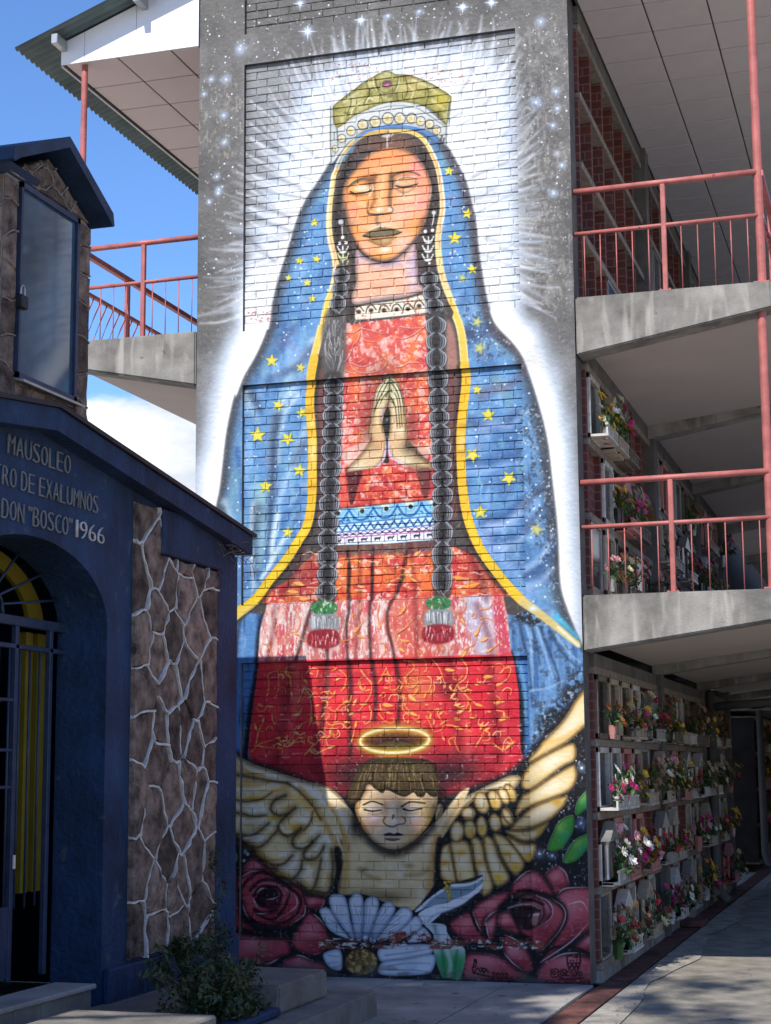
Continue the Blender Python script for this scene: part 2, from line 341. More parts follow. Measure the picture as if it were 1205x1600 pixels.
Z1=zf(300,0,3.766);Z2=zf(600,0,3.766);Z3=zf(480,90,4.635);Z4=zf(480,250,4.635);Z5=zf(300,300,4.635);Z6=zf(680,300,4.635)
Z7=zf(480,480,4.635);Z8=zf(480,700,4.635);Z9=zf(330,580,4.21);Z10=zf(690,580,3.635);Z11=zf(360,880,4.304);Z12=zf(620,880,4.017)
Z13=zf(350,1140,4.82);Z14=zf(520,1120,5.0);Z15=zf(680,1100,4.82);Z16=zf(355,1320,5.878);Z17=zf(490,1360,4.82);Z18=zf(680,1340,4.635)
R=np.random.RandomState(3)
def circ(c,rx,ry=None,n=10,rot=0):
    ry=rx if ry is None else ry
    return [(c[0]+rx*np.cos(t)*np.cos(rot)-ry*np.sin(t)*np.sin(rot),c[1]+rx*np.cos(t)*np.sin(rot)+ry*np.sin(t)*np.cos(rot)) for t in np.linspace(0,2*np.pi,n,endpoint=False)]
# ---------- ground: grey spray
N('6b6967',900,900,1,-2,-1)
N('4d4c4c',420,420,2,.45,.8,.7); N('8b8a8a',260,300,3,.55,.85,.6); N('5d5a56',60,90,4,.55,.8,.5)
# ---------- white aura
aura=[(372,470),(395,400),(415,330),(432,270),(448,220),(462,170),(490,128),(540,98),(600,84),(660,78),(720,78),(765,92),(788,130),(797,200),(800,300),(804,400),(812,480),(838,512),(858,552),(874,600),(888,660),(896,740),(904,860),(914,1000),(916,1100),(300,1100),(296,800),(318,690),(332,610),(348,552),(366,505)]
P('b9c6d6',[(x+(602-x)*-.05,y-8 if y<480 else y) for x,y in aura],f=44,a=.45)
P('d3dfec',aura,f=30,a=.9)
P('f4f3f0',[(602+(x-602)*.95,y+5) for x,y in aura],f=20,a=1)
P('f4f1ec',[(384,420),(384,515),(420,515),(470,330),(480,260),(455,300),(420,360)],f=22,a=.9)
P('d2d9e2',[(384,104),(806,42),(812,480),(384,515)],f=26,a=.38,s=0)
# rays
def ray_(ang,r0,r1,w,col='e8f0fb',a=.55,curve=0):
    cx,cy=606,330
    pts=[]
    for t in (0,.35,.7,1):
        r=r0+(r1-r0)*t; th=ang+curve*t*t
        pts.append((cx+r*np.cos(th),cy+r*np.sin(th)))
    L(col,pts,w,w*.25,f=w*.9+1,a=a)
def halo_r(ang):
    # radius of the aura edge at this angle
    best=0
    for r in range(100,420,4):
        x=606+r*np.cos(ang);y=330+r*np.sin(ang)
        ins=False;n=len(aura)
        for i in range(n):
            a=aura[i];b=aura[(i+1)%n]
            if (a[1]>y)!=(b[1]>y) and x<(b[0]-a[0])*(y-a[1])/(b[1]-a[1])+a[0]: ins=not ins
        if ins: best=r
    return best
ang=-3.75
while ang<.62:
    r=halo_r(ang); side=abs(np.cos(ang))
    for rep in range(2):
        ln=R.uniform(22,62)+side*12; w_=R.uniform(3,9)
        ray_(ang+R.uniform(-.02,.02),r-R.uniform(8,40),r+ln,w_,a=R.uniform(.2,.55),curve=R.uniform(-.02,.09)*(1 if np.cos(ang)<0 else -1),col=('f3f7fc' if R.rand()<.5 else 'cfdcee'))
    if R.rand()<.6: ray_(ang+R.uniform(-.02,.02),r-R.uniform(10,70),r+8,R.uniform(3,7),a=R.uniform(.15,.4),col=('8d97a5' if R.rand()<.6 else '6f747c'))
    ang+=R.uniform(.022,.042)
for i in range(9): # long grey streaks crossing the left white
    y=150+i*27+R.uniform(-6,6); L('73787f',[(382,y),(384+R.uniform(40,90),y+R.uniform(26,55))],R.uniform(6,14),3,f=9,a=.55); L('eef2f8',[(390,y+12),(400+R.uniform(30,70),y+R.uniform(40,60))],R.uniform(3,6),2,f=5,a=.5)
for q in [((700,300),(760,262)),((722,322),(775,290)),((745,330),(800,300)),((765,402),(812,372)),((775,420),(812,405)),((690,190),(735,165)),((712,196),(760,170))]:
    L('a3abb6',list(q),3,1,f=3,a=.55)
# dots and stars of the night
for (x0,x1,y0,y1,n) in [(314,384,0,330,60),(316,378,330,500,26),(384,800,20,95,70),(385,800,0,28,26),(806,888,20,240,40),(812,890,240,470,14)]:
    D('f4f6fa',[(R.uniform(x0,x1),R.uniform(y0,y1)) for _ in range(n)],r=.9,f=1)
    D('eef4ff',[(R.uniform(x0,x1),R.uniform(y0,y1)) for _ in range(n//4)],r=1.5,f=1.2)
for (x,y,r) in [(375,77,9),(353,124,8),(330,124,6),(350,180,7),(351,222,7),(342,296,7),(339,276,6),(319,147,5),(845,34,8),(869,143,7),(871,169,6),(864,196,6),(878,258,6),(865,302,7),(871,240,5),(655,18,6),(606,25,6),(838,160,10),(341,302,5),(327,316,5)]:
    G('bcd2f0',(x,y),r,a=.75); D('ffffff',[(x,y)],r=1.3)
for (x,y,r) in [(481,49,15),(564,31,11),(467,3,11),(723,11,11),(768,4,11)]:
    G('bcd6f5',(x,y),r*.6,a=.85)
    for k,(dx,dy) in enumerate([(0,1),(1,0),(.6,.6),(-.6,.6)]):
        q=1 if k<2 else .6
        L('eef5ff',[(x-dx*r*q,y-dy*r*q),(x,y),(x+dx*r*q,y+dy*r*q)],2.6,2.6,f=1.4,a=.95,s=0,prof=1)
    D('ffffff',[(x,y)],r=2.6,f=2)
# worn patches on the pillars
C([(812,60),(892,60),(892,480),(830,440),(815,300)],f=14); N('a7a39c',26,60,11,.5,.8,.55); N('dedad2',14,22,14,.70,.78,.5); N('4a4846',30,40,12,.62,.8,.4); U()
C([(313,130),(378,130),(378,240),(313,240)],f=14); N('a89f92',18,44,13,.56,.76,.6); U()
# ---------- mantle
Lout=Z3(600,484,430,515,345,575,265,640,180,735,120,830,60,920,0,1010)+Z5(760,200,700,400,640,580,590,780,565,960,530,1070,470,1200,390,1340,335,1480)+Z9(160,180,110,420,70,760,35,945)+[(332,880),(326,960),(322,1060),(320,1190)]
Rout=[(663,202)]+Z3(920,560,1000,640,1070,760,1130,880,1170,1030)+Z6(280,230,300,430,340,680,380,850,430,970,560,1110,620,1200,660,1300,720,1480)+Z10(590,380,620,620,650,900,665,1200,700,1340,760,1490)+[(912,1017),(925,1040),(925,1190)]
mantle=Lout[::-1]+[(640,197)]+Rout
P('3f3d42',[(x+(2.5 if x>606 else -2.5),y-1) for x,y in mantle],f=5,a=.9)
P('6495c4',mantle,f=2)
C(mantle,f=2)
N('3a6498',160,300,21,.5,.8,.6); N('93bce6',120,260,22,.52,.8,.7); N('7d7fa3',90,120,23,.62,.8,.35); N('8fc0cf',110,200,24,.62,.82,.45)
E('37393f',mantle,f=13,a=.8)
# dark purple-grey along the right upper edge
L('5a4b52',Rout[2:14],13,12,f=12,a=.75); L('4a4a4f',Lout[9:20],12,12,f=12,a=.6)
L('454a54',[(884,960),(870,880),(862,780),(850,690),(838,640)],16,14,f=16,a=.8)
# folds left
for pts,w,c,a in [(Z9(520,120,430,260,385,430,380,620),8,'b9d6ec',.7),(Z9(560,160,480,260,445,400,432,600),5,'c9e0f0',.7),(Z9(420,300,400,450,395,640,385,860,370,1180),9,'3a4a66',.75),
  (Z9(610,380,560,500,520,620,470,760,430,900,400,1100,390,1180),6,'a9cbe6',.7),(Z9(600,480,560,540,530,600),9,'4b5c78',.6),(Z9(320,780,310,900,320,1050,300,1280),11,'9fc4c6',.75),
  (Z9(270,880,255,1100,265,1300,270,1430),5,'dce9ee',.7),(Z9(300,900,280,1100,285,1330),9,'41566d',.55),(Z9(430,940,400,1100,380,1260,320,1360),5,'d5e6ee',.75),(Z9(470,1100,410,1210,360,1300,320,1370),4,'d5e6ee',.75),
  (Z9(620,760,540,850,520,900),6,'b6d2ea',.6),(Z9(230,150,260,250,300,320),7,'a7bfce',.6),(Z9(260,150,300,220,320,260),7,'39485c',.6),(Z9(170,520,190,650,200,900),5,'2f5c98',.6),
  (Z9(90,860,130,960,190,1060),7,'b9cfd4',.6),(Z9(70,900,110,1000,170,1090),5,'49565d',.6),(Z9(600,800,560,850,500,930,470,1000),7,'3d6ba8',.6),(Z9(180,680,150,800,200,1000),8,'6d9aa8',.5),
  (Z5(880,1060,800,1180,700,1260),4,'b5cce6',.7),(Z5(850,1150,760,1260,640,1320,560,1360),9,'50607e',.6),(Z5(700,1000,640,1120,560,1200),9,'435a86',.5),(Z5(720,1340,660,1400,620,1480),6,'a8d0dc',.6)]:
    L(c,pts,w*1.9,w*.9,f=w*1.9,a=min(1,a*1.12))
# folds right
for pts,w,c,a in [(Z10(160,280,240,310,330,300,430,240),9,'35507c',.65),(Z10(230,320,300,300,380,310,450,250),7,'9db6dd',.6),(Z10(150,520,240,510,340,490,440,450),9,'33588f',.6),(Z10(150,560,250,560,350,530,450,520),6,'8fb1de',.6),
  (Z10(250,850,340,820,400,780,470,700),9,'2f5488',.65),(Z10(260,880,350,870,420,820,470,740),7,'b3c5e6',.65),(Z10(300,960,380,950,450,900,470,840),9,'38609a',.6),(Z10(300,1000,360,990,440,960,470,900),6,'a5bce4',.6),
  (Z10(470,760,530,700,570,640),8,'3c4a66',.6),(Z10(480,900,540,820,600,760),7,'3c4f74',.6),(Z10(480,1160,560,1120,610,1050,640,980),8,'34507c',.65),(Z10(480,1120,540,1080,600,1000,630,930),5,'a9c0e2',.6),
  (Z10(490,1230,570,1190,630,1120),6,'a9bde0',.6),(Z10(480,1260,560,1250,640,1200),6,'7fa3d8',.5),(Z10(200,920,250,980,330,1060,420,1140),10,'9cb6e6',.5),(Z10(300,40,360,120,380,200),8,'7fa6a6',.5),
  (Z6(330,1470,400,1430,520,1400,600,1340),9,'6a6075',.55),(Z6(350,1100,450,1120,560,1200),9,'6fa4c6',.5),(Z6(200,1000,300,1050,380,1000),10,'27324a',.5),(Z6(560,1130,480,1060,420,1010),8,'53494f',.6)]:
    L(c,pts,w*1.9,w*.9,f=w*1.9,a=min(1,a*1.12))
N('dfeaf2',26,26,31,.76,.82,.35)
C([(720,480),(770,490),(800,540),(770,560),(725,560)],f=10); N('3a3a45',28,28,32,.55,.63,.55); N('cfe0ea',20,20,33,.66,.72,.6); U()
C([(815,640),(860,660),(876,880),(880,980),(850,900),(815,760)],f=12); N('33363f',26,30,34,.56,.64,.6); N('c9dbe6',20,20,35,.66,.72,.55); U()
# dots
for (x0,x1,y0,y1,n) in [(455,512,290,500,34),(425,500,500,600,16),(352,478,600,860,40),(700,735,215,480,26),(725,800,480,570,10),(735,850,590,920,40),(830,875,700,980,16),(372,430,860,940,8)]:
    D('e6effc',[(R.uniform(x0,x1),R.uniform(y0,y1)) for _ in range(n)],r=1.5,f=1.6,a=.9)
def star(x,y,r,col='e3d443',rot=0,a=1,f=1):
    pts=[]
    for k in range(10):
        t=-np.pi/2+rot+k*np.pi/5; rr=r if k%2==0 else r*.43
        pts.append((x+rr*np.cos(t),y+rr*np.sin(t)))
    P('2e3f5e',[(px+1.2,py+1.4) for px,py in pts],f=1.6,a=.55*a,s=0); P(col,pts,f=f,a=a,s=0)
    P('f0e77e',[(x+(px-x)*.45,y+(py-y)*.45) for px,py in pts],f=2,a=.5*a,s=0)
for x,y,r,t in [(489.4,345.7,7.5,0),(465.7,405.7,7.5,.1),(492.7,403,7.5,.2),(449,433,6.5,.1),(478.4,440,7.5,0),(486,465,7,-.05),(424.7,563.6,11,.05),(470,574.4,8,.2),(432.6,632,10,.3),(470,643,10,-.3),(400.5,678.6,14,0),(447.6,684.5,12,.6),(466,734,11.5,.15),(413,759,11.5,0),(447.6,831,9.5,.1),
  (700,265,8.5,.1),(729,332,9.5,.2),(709,370,12,0),(736.5,418.7,9,-.1),(744,607.5,8.5,.1),(761.5,647,12,0),(737,710,13,.5),(794,746,13,.6),(749,799,12.5,0)]: star(x,y,r,rot=t)
for x,y,r in [(746,503,9.5),(749.5,544,11),(838.5,827.6,12),(721,433,8)]: star(x,y,r,col='d6cf6a',rot=.3,a=.75,f=3.5)
U()
# lower cape (blue under the trim, both sides)
capeR=Z12(690,220,800,270,900,340,1020,430,1140,530,1160,560)+[(925,1030),(925,1190),(780,1190),(812,1120)]+Z12(770,900,740,700,715,560,690,350)
P('20242c',capeR,f=8,a=.6)
C(capeR,f=3); P('608cbc',[(770,930),(930,960),(930,1190),(770,1190)],f=2,s=0); N('33598e',40,320,41,.45,.75,.75); N('8fb6e2',30,260,42,.58,.8,.6); N('24303f',60,60,43,.62,.75,.5)
for pts in [Z12(760,330,790,470,830,640,850,900),Z12(830,360,870,480,900,640),Z12(900,400,960,560,1010,690,1020,760),Z12(960,430,1040,560,1120,640)]: L('1f2f49',pts,5,2.5,f=5,a=.65)
for pts in [Z12(800,360,840,500,860,700),Z12(880,400,930,560,980,720),Z12(1000,450,1080,560,1150,620),Z12(840,800,960,780,1020,750,1160,690)]: L('a9c9ea',pts,4,2,f=4,a=.55)
C(Z12(680,190,800,260,960,380,800,380,720,320),f=10); N('15181e',30,30,44,.42,.55,.85); N('cfdfe8',18,18,45,.68,.72,.6); U()
C(Z12(830,1205,900,960,1000,860,1160,640,1180,900,1000,1100),f=24); N('12151b',34,34,46,.38,.58,.9); N('b6cbdc',17,17,47,.68,.74,.6); U()
U()
P('2b5f9e',Z12(745,640,820,590,835,1060,835,1200,780,1200,770,900),f=3,a=.8); L('87bcdc',Z12(770,640,800,800,800,1000),6,4,f=5,a=.5); L('0c0f16',Z12(715,560,745,720,775,900,780,1180),7,9,f=6,a=.9)
capeL=[(320,960),(372,958),(400,945),(416,940),(406,985),(403,1031),(395,1089),(385,1175),(380,1195),(320,1195)]
P('5588c4',capeL,f=3); C(capeL,f=2); N('2d4f80',40,300,48,.5,.75,.7); N('93b7dd',30,260,49,.58,.8,.6)
L('131722',[(418,938),(407,985),(403,1040),(393,1100),(384,1180)],9,16,f=8,a=.95); L('222b38',[(380,950),(372,990),(368,1060)],6,4,f=6,a=.6); L('6d7886',[(372,965),(390,952),(412,945)],9,5,f=7,a=.7); U()
# ---------- under the mantle: dark ground for hair, braids and dress
inner=[(609,202),(571,208),(553,219),(536,239),(524,269),(518,297),(513,336),(514,371),(521,401),(523,423),(518,451),(510,474),(504,507),(497,540),(490,575),(490,640),(493,700),(493,760),(491,800),(484,825),(462,860),(440,890),(420,915),(405,940),(416,960),(800,960),(790,925),(765,890),(742,855),(725,815),(715,770),(712,717),(712,671),(717,625),(720,580),(716,533),(710,501),(700,470),(690,440),(684,412),(682,370),(688,321),(687,290),(683,263),(675,239),(664,219),(644,205)]
P('4a4342',inner,f=2)
# dress
dress=Z7(265,170,400,110,600,90,860,60,870,300,880,500)+[(672,640),(676,720),(680,790),(682,850),(700,855),(740,870),(770,905),(786,935),(792,962),(799,1024),(808,1079),(811,1166),(810,1215),(600,1250),(430,1215),(388,1180),(396,1089),(404,1031),(408,985),(420,943),(450,905),(478,875),(500,858),(530,850),(528,760),(532,700),(534,640),(536,560)]
P('d9564c',dress,f=2)
upper=Z7(265,120,600,85,870,50,880,300,890,500,920,900,940,1200)+[(684,790),(520,800),(528,700),(533,600)]
C(upper,f=2)
N('ef7a45',120,110,51,.45,.7,.85); N('f2b3a6',60,70,52,.5,.66,.85); N('c23a3c',90,90,53,.6,.75,.7); N('f8e2da',22,26,54,.64,.72,.7)
U()
# side red strips beside the braids
P('8f4a44',[(494,600),(508,600),(508,830),(494,810)],f=6,a=.5); P('8f4a44',[(697,600),(716,600),(712,700),(716,790),(700,800)],f=6,a=.5)
P('c98a78',Z7(1010,100,1060,150,1090,300,1090,440,1000,440,990,250),f=10,a=.7)
N2=0
# scrolls on the chest
for pts,w in [(Z7(270,180,340,180,390,150,400,200,420,240,490,250),2.2),(Z7(390,150,450,165,520,185,550,190),2),(Z7(380,180,370,230,330,275),2),(Z7(310,405,340,450,400,475,480,470,550,440,575,395,555,370,530,385),2.2),(Z7(310,400,400,430,480,400),2),(Z7(370,400,420,370),1.8),(Z7(860,130,780,190,700,225,640,215),2.2),(Z7(670,140,740,150,830,150),1.8),(Z7(780,240,800,200,830,170),1.8),(Z7(810,400,740,400,680,430,630,420,615,380,640,355,660,375),2.2),(Z7(690,290,740,320,800,360),2),(Z7(250,450,300,470,340,480),2),(Z7(270,400,310,340,330,280),2),(Z7(700,480,760,470,830,440),2)]:
    L('a02c2c',[(x+1,y+1.2) for x,y in pts],w,w*.5,f=1,a=.8); L('f6c3ae',pts,w*.8,w*.4,f=1,a=.75)
# dark fringe lines under collar
L('4c3a38',Z7(150,115,340,105,600,80,860,45,1030,35),2.2,2.2,f=1.5,a=.9)
def vine(pts,w=2,col='f3a14a',sh='8a1420',a=.95):
    L(sh,[(x+1,y+1.2) for x,y in pts],w,w*.6,f=1.2,a=.6*a); L(col,pts,w,w*.6,f=.9,a=a)
def leaf(x,y,l,th,w=.34,col='f3a14a',sh='8a1420',hi='fbd08a',a=.95):
    dx,dy=np.cos(th),np.sin(th); nx,ny=-dy,dx
    pts=[(x,y),(x+dx*l*.35+nx*l*w*.5,y+dy*l*.35+ny*l*w*.5),(x+dx*l*.7+nx*l*w*.35,y+dy*l*.7+ny*l*w*.35),(x+dx*l,y+dy*l),(x+dx*l*.7-nx*l*w*.35,y+dy*l*.7-ny*l*w*.35),(x+dx*l*.35-nx*l*w*.5,y+dy*l*.35-ny*l*w*.5)]
    P(sh,[(a_+1.1,b_+1.3) for a_,b_ in pts],f=1.4,a=.6*a,s=0); P(col,pts,f=1,a=a,s=0); L(hi,[(x+dx*l*.15,y+dy*l*.15),(x+dx*l*.85,y+dy*l*.85)],1.2,.6,f=1,a=.7*a,s=0)
# random scrolls on brick beside hands
for i in range(34):
    side=i%2; x=R.uniform(536,572) if side else R.uniform(634,672); y=R.uniform(598,720)
    t=R.uniform(-1.2,1.2); r=R.uniform(5,11)
    L('f7b06a' if R.rand()<.5 else 'fbe0cf',[(x,y),(x+r*np.cos(t),y+r*np.sin(t)),(x+r*1.4*np.cos(t+.8),y+r*1.4*np.sin(t+.8))],1.8,.8,f=1,a=.75)
    if i%3==0: L('a9262a',[(x-2,y+4),(x+r,y+4+R.uniform(-4,4))],1.4,.7,f=1,a=.7)
# shading round the hands
G('5d2f2c',Z7(430,850)[0],14,44,a=.55); G('5d3a32',Z7(745,880)[0],10,40,a=.5); G('4d3a35',Z7(560,560)[0],26,40,a=.45)
# ---------- sleeves' light edges and hands
P('e9cdbd',Z7(240,1040,350,990,440,960,400,1040,320,1110,260,1120),f=4,a=.7); P('ecd3c4',Z7(720,960,800,1000,920,990,900,1060,840,1080,780,1040),f=4,a=.7)
lh=Z7(590,490,545,525,500,580,480,650,462,750,448,850,442,915,455,955,425,1010,370,1080,315,1135,288,1183,400,1180,480,1165,530,1110,556,1040,564,940,545,880,536,800,560,720,582,650,592,560)
rh=Z7(590,490,630,520,668,590,690,680,702,780,712,880,716,950,765,1010,820,1075,892,1140,840,1157,700,1140,625,1105,585,1040,577,950,592,870,592,780,584,720,584,600)
for h in (lh,rh):
    P('2f2a22',[(x+(x-605)*.04,y) for x,y in h],f=4,a=.8)
    P('e0bd8a',h,f=1.5); C(h,f=1.5)
    G('d5d2a6',(606,600),40,36,a=.95); G('cfa878',Z7(470,850)[0],12,20,a=.5); G('e8c9a0',Z7(440,1080)[0],30,16,a=.7); G('efe3bf',Z7(700,1110)[0],26,12,a=.8); G('efe6c8',Z7(360,1160)[0],18,8,a=.8)
    G('3a3128',Z7(735,1000)[0],12,12,a=.85); G('6a5038',Z7(800,1060)[0],12,14,a=.6); G('8f6b45',Z7(470,985)[0],14,12,a=.5); G('e2a982',Z7(510,960)[0],12,16,a=.5); G('d8b088',Z7(640,930)[0],14,16,a=.5); G('f3e9d0',Z7(670,890)[0],9,5,a=.8)
    E('6a5a3c',h,f=3.5,a=.6); U()
for pts,w,c in [(Z7(565,880,568,950,560,1040,535,1110,490,1160),4,'d9c6ea'),(Z7(580,960,585,1040,620,1095,690,1130),4.5,'d6c4e8'),(Z7(545,700,535,780,548,850),2.5,'e3cfe6')]: L(c,pts,w,w*.6,f=2,a=.85)
P('26201e',Z7(572,715,545,780,540,850,556,920,566,1000,560,1080,545,1120,585,1118,577,1050,578,960,590,880,594,800,590,740),f=2)
for pts in [Z7(590,500,588,560,585,650,575,710),Z7(560,520,520,590,490,680),Z7(575,540,540,610,500,690,470,790),Z7(580,600,540,650,510,720),Z7(600,540,640,600,665,690,680,860),Z7(600,590,640,650,655,760,665,870),Z7(590,640,625,700,640,800,645,870),Z7(600,520,650,570,680,650,695,780),Z7(600,650,620,690,590,670),Z7(560,640,590,600,620,620),Z7(500,680,470,760),Z7(585,530,605,520)]:
    L('3b3a2a',pts,2,1.2,f=1,a=.9)
for pts in [Z7(540,540,505,600,485,680),Z7(625,540,660,620,685,720),Z7(610,600,640,680,650,780),Z7(560,590,530,650)]: L('efeed0',pts,2.2,1,f=1.5,a=.8)
for pts,w,c in [(Z7(470,760,455,860,452,920),5,'a5895a'),(Z7(700,790,708,880,712,940),5,'9a8158'),(Z7(430,1000,380,1070,330,1130),6,'a07c50'),(Z7(730,980,790,1050,860,1120),8,'5a4632'),(Z7(520,700,500,780,505,860),4,'f3ddb4'),(Z7(620,740,622,820,625,900),5,'f5e3c0')]: L(c,pts,w,w*.6,f=w,a=.6)
# sleeves / cuffs below hands
lower=[(522,752),(684,734),(688,784),(520,800)]
C(Z8(190,190,290,170,560,130,890,140,940,140,940,370,560,405,190,440),f=2,s=0)
P('d2483f',Z8(190,150,940,120,940,400,190,440),f=1,s=0); N('ee8a55',80,70,61,.45,.68,.8); N('f0c8bb',40,45,62,.55,.7,.8); N('b82b33',60,60,63,.6,.75,.7)
for sd in range(26): 
    x=R.uniform(560,650); y=R.uniform(732,784); t=R.uniform(0,6.28); L('f6b27a' if sd%2 else 'a3242a',[(x,y),(x+7*np.cos(t),y+7*np.sin(t)),(x+11*np.cos(t+.9),y+11*np.sin(t+.9))],1.6,.8,f=1,a=.8)
P('5a1f22',Z8(275,175,390,158,360,280,325,395,300,395,280,290),f=2.5,a=.95); P('6b3230',Z8(785,155,892,146,885,260,860,352,832,350,810,260),f=2.5,a=.95); P('7a6658',Z8(700,140,890,110,890,150,790,165),f=4,a=.6)
P('e0574d',Z8(195,190,270,180,290,395,195,420),f=3,a=.7); P('c83f45',Z8(900,100,945,90,940,360,880,360),f=3,a=.7)
U()
# ---------- skirt, from belt to beam
sk=[(528,842),(600,836),(684,830),(700,850),(740,870),(770,905),(786,932),(416,942),(450,905),(478,875),(500,858)]
C(sk,f=3); P('d64a3f',[(380,820),(830,820),(830,960),(380,960)],s=0); N('ee7c3c',110,90,71,.42,.62,.85); N('a82a35',80,80,72,.58,.75,.6); N('f4cdbb',34,38,73,.58,.68,.85)
G('8a3438',(470,890),34,40,a=.7); G('8a3438',(760,890),30,34,a=.7); U()
P('4b4745',Z8(190,700,560,692,930,660,940,740,560,765,190,770),f=10,a=.75)
# beam strip: washed
bm=[(418,942),(600,935),(786,930),(793,962),(799,1024),(600,1030),(403,1035),(407,985)]
C(bm,f=2,s=0); P('d57b74',[(380,925),(830,925),(830,1045),(380,1045)],s=0); N('efd6d0',50,160,81,.42,.7,.8); N('c93f4c',45,130,82,.58,.72,.7); N('f7f2ef',16,50,83,.58,.66,.8)
P('d8503f',[(610,925),(680,925),(690,1040),(625,1040)],f=26,a=.65); P('b9c2dd',Z12(420,210,600,210,620,560,500,570),f=16,a=.75); P('c22c46',Z12(600,210,650,210,720,580,640,580),f=8,a=.7); N('f5efee',14,26,84,.64,.7,.7); U()
# panel C skirt
sC=[(403,1033),(600,1028),(800,1022),(809,1079),(812,1166),(811,1225),(600,1260),(425,1225),(386,1178),(395,1089)]
C(sC,f=2,s=0); P('dc2838',[(370,1015),(830,1015),(830,1270),(370,1270)],s=0); N('ee4448',160,150,85,.45,.7,.8); N('ac1830',120,120,86,.58,.75,.5)
G('d9824a',Z12(120,780)[0],24,34,a=.75); G('c65a48',(455,1090),22,30,a=.4); G('5e0a1c',Z12(300,780)[0],18,20,a=.6); G('6d0c20',(560,1200),60,40,a=.5); G('7c0d24',(700,1190),60,30,a=.6); G('a8132c',(790,1130),30,50,a=.5); G('5a0a18',(430,1200),50,16,a=.6)
U()
# folds
for pts,w in [(Z11(790,0,785,150,800,300,780,420,790,650),5),(Z11(945,0,945,200,935,400,945,650),5.5),(Z11(1160,80,1110,200,1060,320,1060,450,1090,560,1105,660),5),(Z11(560,260,520,380,480,520,440,650),6),(Z11(640,670,640,850,615,1000,600,1150),8),(Z11(790,660,800,850,790,1000,800,1290),8),(Z11(945,660,970,850,965,1050),7),(Z11(1105,660,1130,850,1120,1090),7),(Z8(470,720,465,900,460,1100),4),(Z8(285,740,300,900,285,1090),5),(Z8(715,740,680,900,640,1050),5),(Z11(650,580,655,650),5)]:
    L('2a1414',pts,w,w*.9,f=w*.9,a=.72)
for x0,x1,y0,y1,w in [(470,440,860,930,9),(560,556,850,1030,6),(640,652,850,1030,7),(730,760,860,935,9),(430,418,945,1030,8),(745,770,945,1025,9),(450,430,1040,1180,14),(500,492,1040,1180,10),(700,716,1030,1180,14),(760,778,1030,1190,12)]:
    L('5a1216',[(x0,y0),((x0+x1)/2+3,(y0+y1)/2),(x1,y1)],w,w*1.1,f=w*1.3,a=.42); L('ffb08a',[(x0+w,y0),((x0+x1)/2+w+3,(y0+y1)/2),(x1+w,y1)],w*.7,w*.6,f=w,a=.22)
# vines on the lower panel and the strip
V=[Z11(245,860,250,800,245,750,290,725,340,725,400,735,460,745,480,790),Z11(310,720,315,780,315,860),Z11(370,725,395,780,400,860),Z11(480,830,520,880,535,950,530,1050),Z11(490,830,470,880,455,920),Z11(690,700,730,720,770,760,760,820,740,860),Z11(870,720,900,760,940,810,935,880,900,940,850,1000),Z11(930,850,890,855,860,830,860,780,890,760),Z11(860,800,880,850,900,830,880,815),Z11(1040,700,1055,750,1060,790,1040,790,1035,770),Z11(1040,710,1010,760,985,810),Z11(1000,890,1025,870,1035,890,1015,905),Z11(660,980,700,1010,690,1080,670,1120,690,1155,715,1140,705,1115,685,1120),Z11(690,1070,740,1060,790,1070),Z11(690,1000,730,960,760,930),Z11(930,960,940,1020,930,1060,900,1080,890,1060),Z11(990,1010,1030,1060,1080,1075,1095,1050,1070,1040),Z11(1000,950,1010,990,1060,1005,1085,1010),Z11(1150,880,1170,960,1205,1000),Z11(1160,760,1180,800,1200,820),
   Z11(130,1270,180,1220,240,1200,290,1180),Z11(165,1210,180,1130,200,1090),Z11(180,1230,240,1240,290,1240),Z11(340,1280,345,1240,400,1180,440,1130),Z11(360,1170,390,1210,460,1200),Z11(490,1290,540,1240,600,1180),Z11(540,1240,580,1270,640,1250),Z11(560,1220,520,1200,515,1170,540,1170,530,1190),Z11(270,1010,275,1060,295,1080,300,1060),Z11(805,1200,820,1150,825,1110),
   Z12(40,610,90,620,100,660,60,700,45,740,90,770,120,800,100,820),Z12(130,600,170,610,180,670,160,680),Z12(210,600,250,640,270,680,290,740),Z12(190,710,210,730,200,790,170,840),Z12(225,740,230,790,210,830),Z12(400,600,435,650,425,720,380,760,330,850),Z12(375,760,400,800,440,850,430,910,380,950),Z12(390,790,440,840,490,880),Z12(440,870,460,910,460,950),Z12(640,690,680,655,710,660,690,720,640,760),Z12(225,930,255,910,250,950,275,990,280,1040,220,1060),Z12(270,1010,320,980,390,985),Z12(300,1015,350,1020,410,1045),Z12(180,960,200,1000,220,1050),Z12(490,1150,520,1100,540,1050),Z12(660,1180,670,1120,700,1095,720,1120),Z12(620,1150,670,1170,740,1120),Z12(330,1140,320,1110,360,1090,360,1130,390,1190),Z12(40,830,30,910,60,940,120,950)]
for v in V: vine(v,w=2.3,col=['f0903c','f3a552','e9b060'][R.randint(3)])
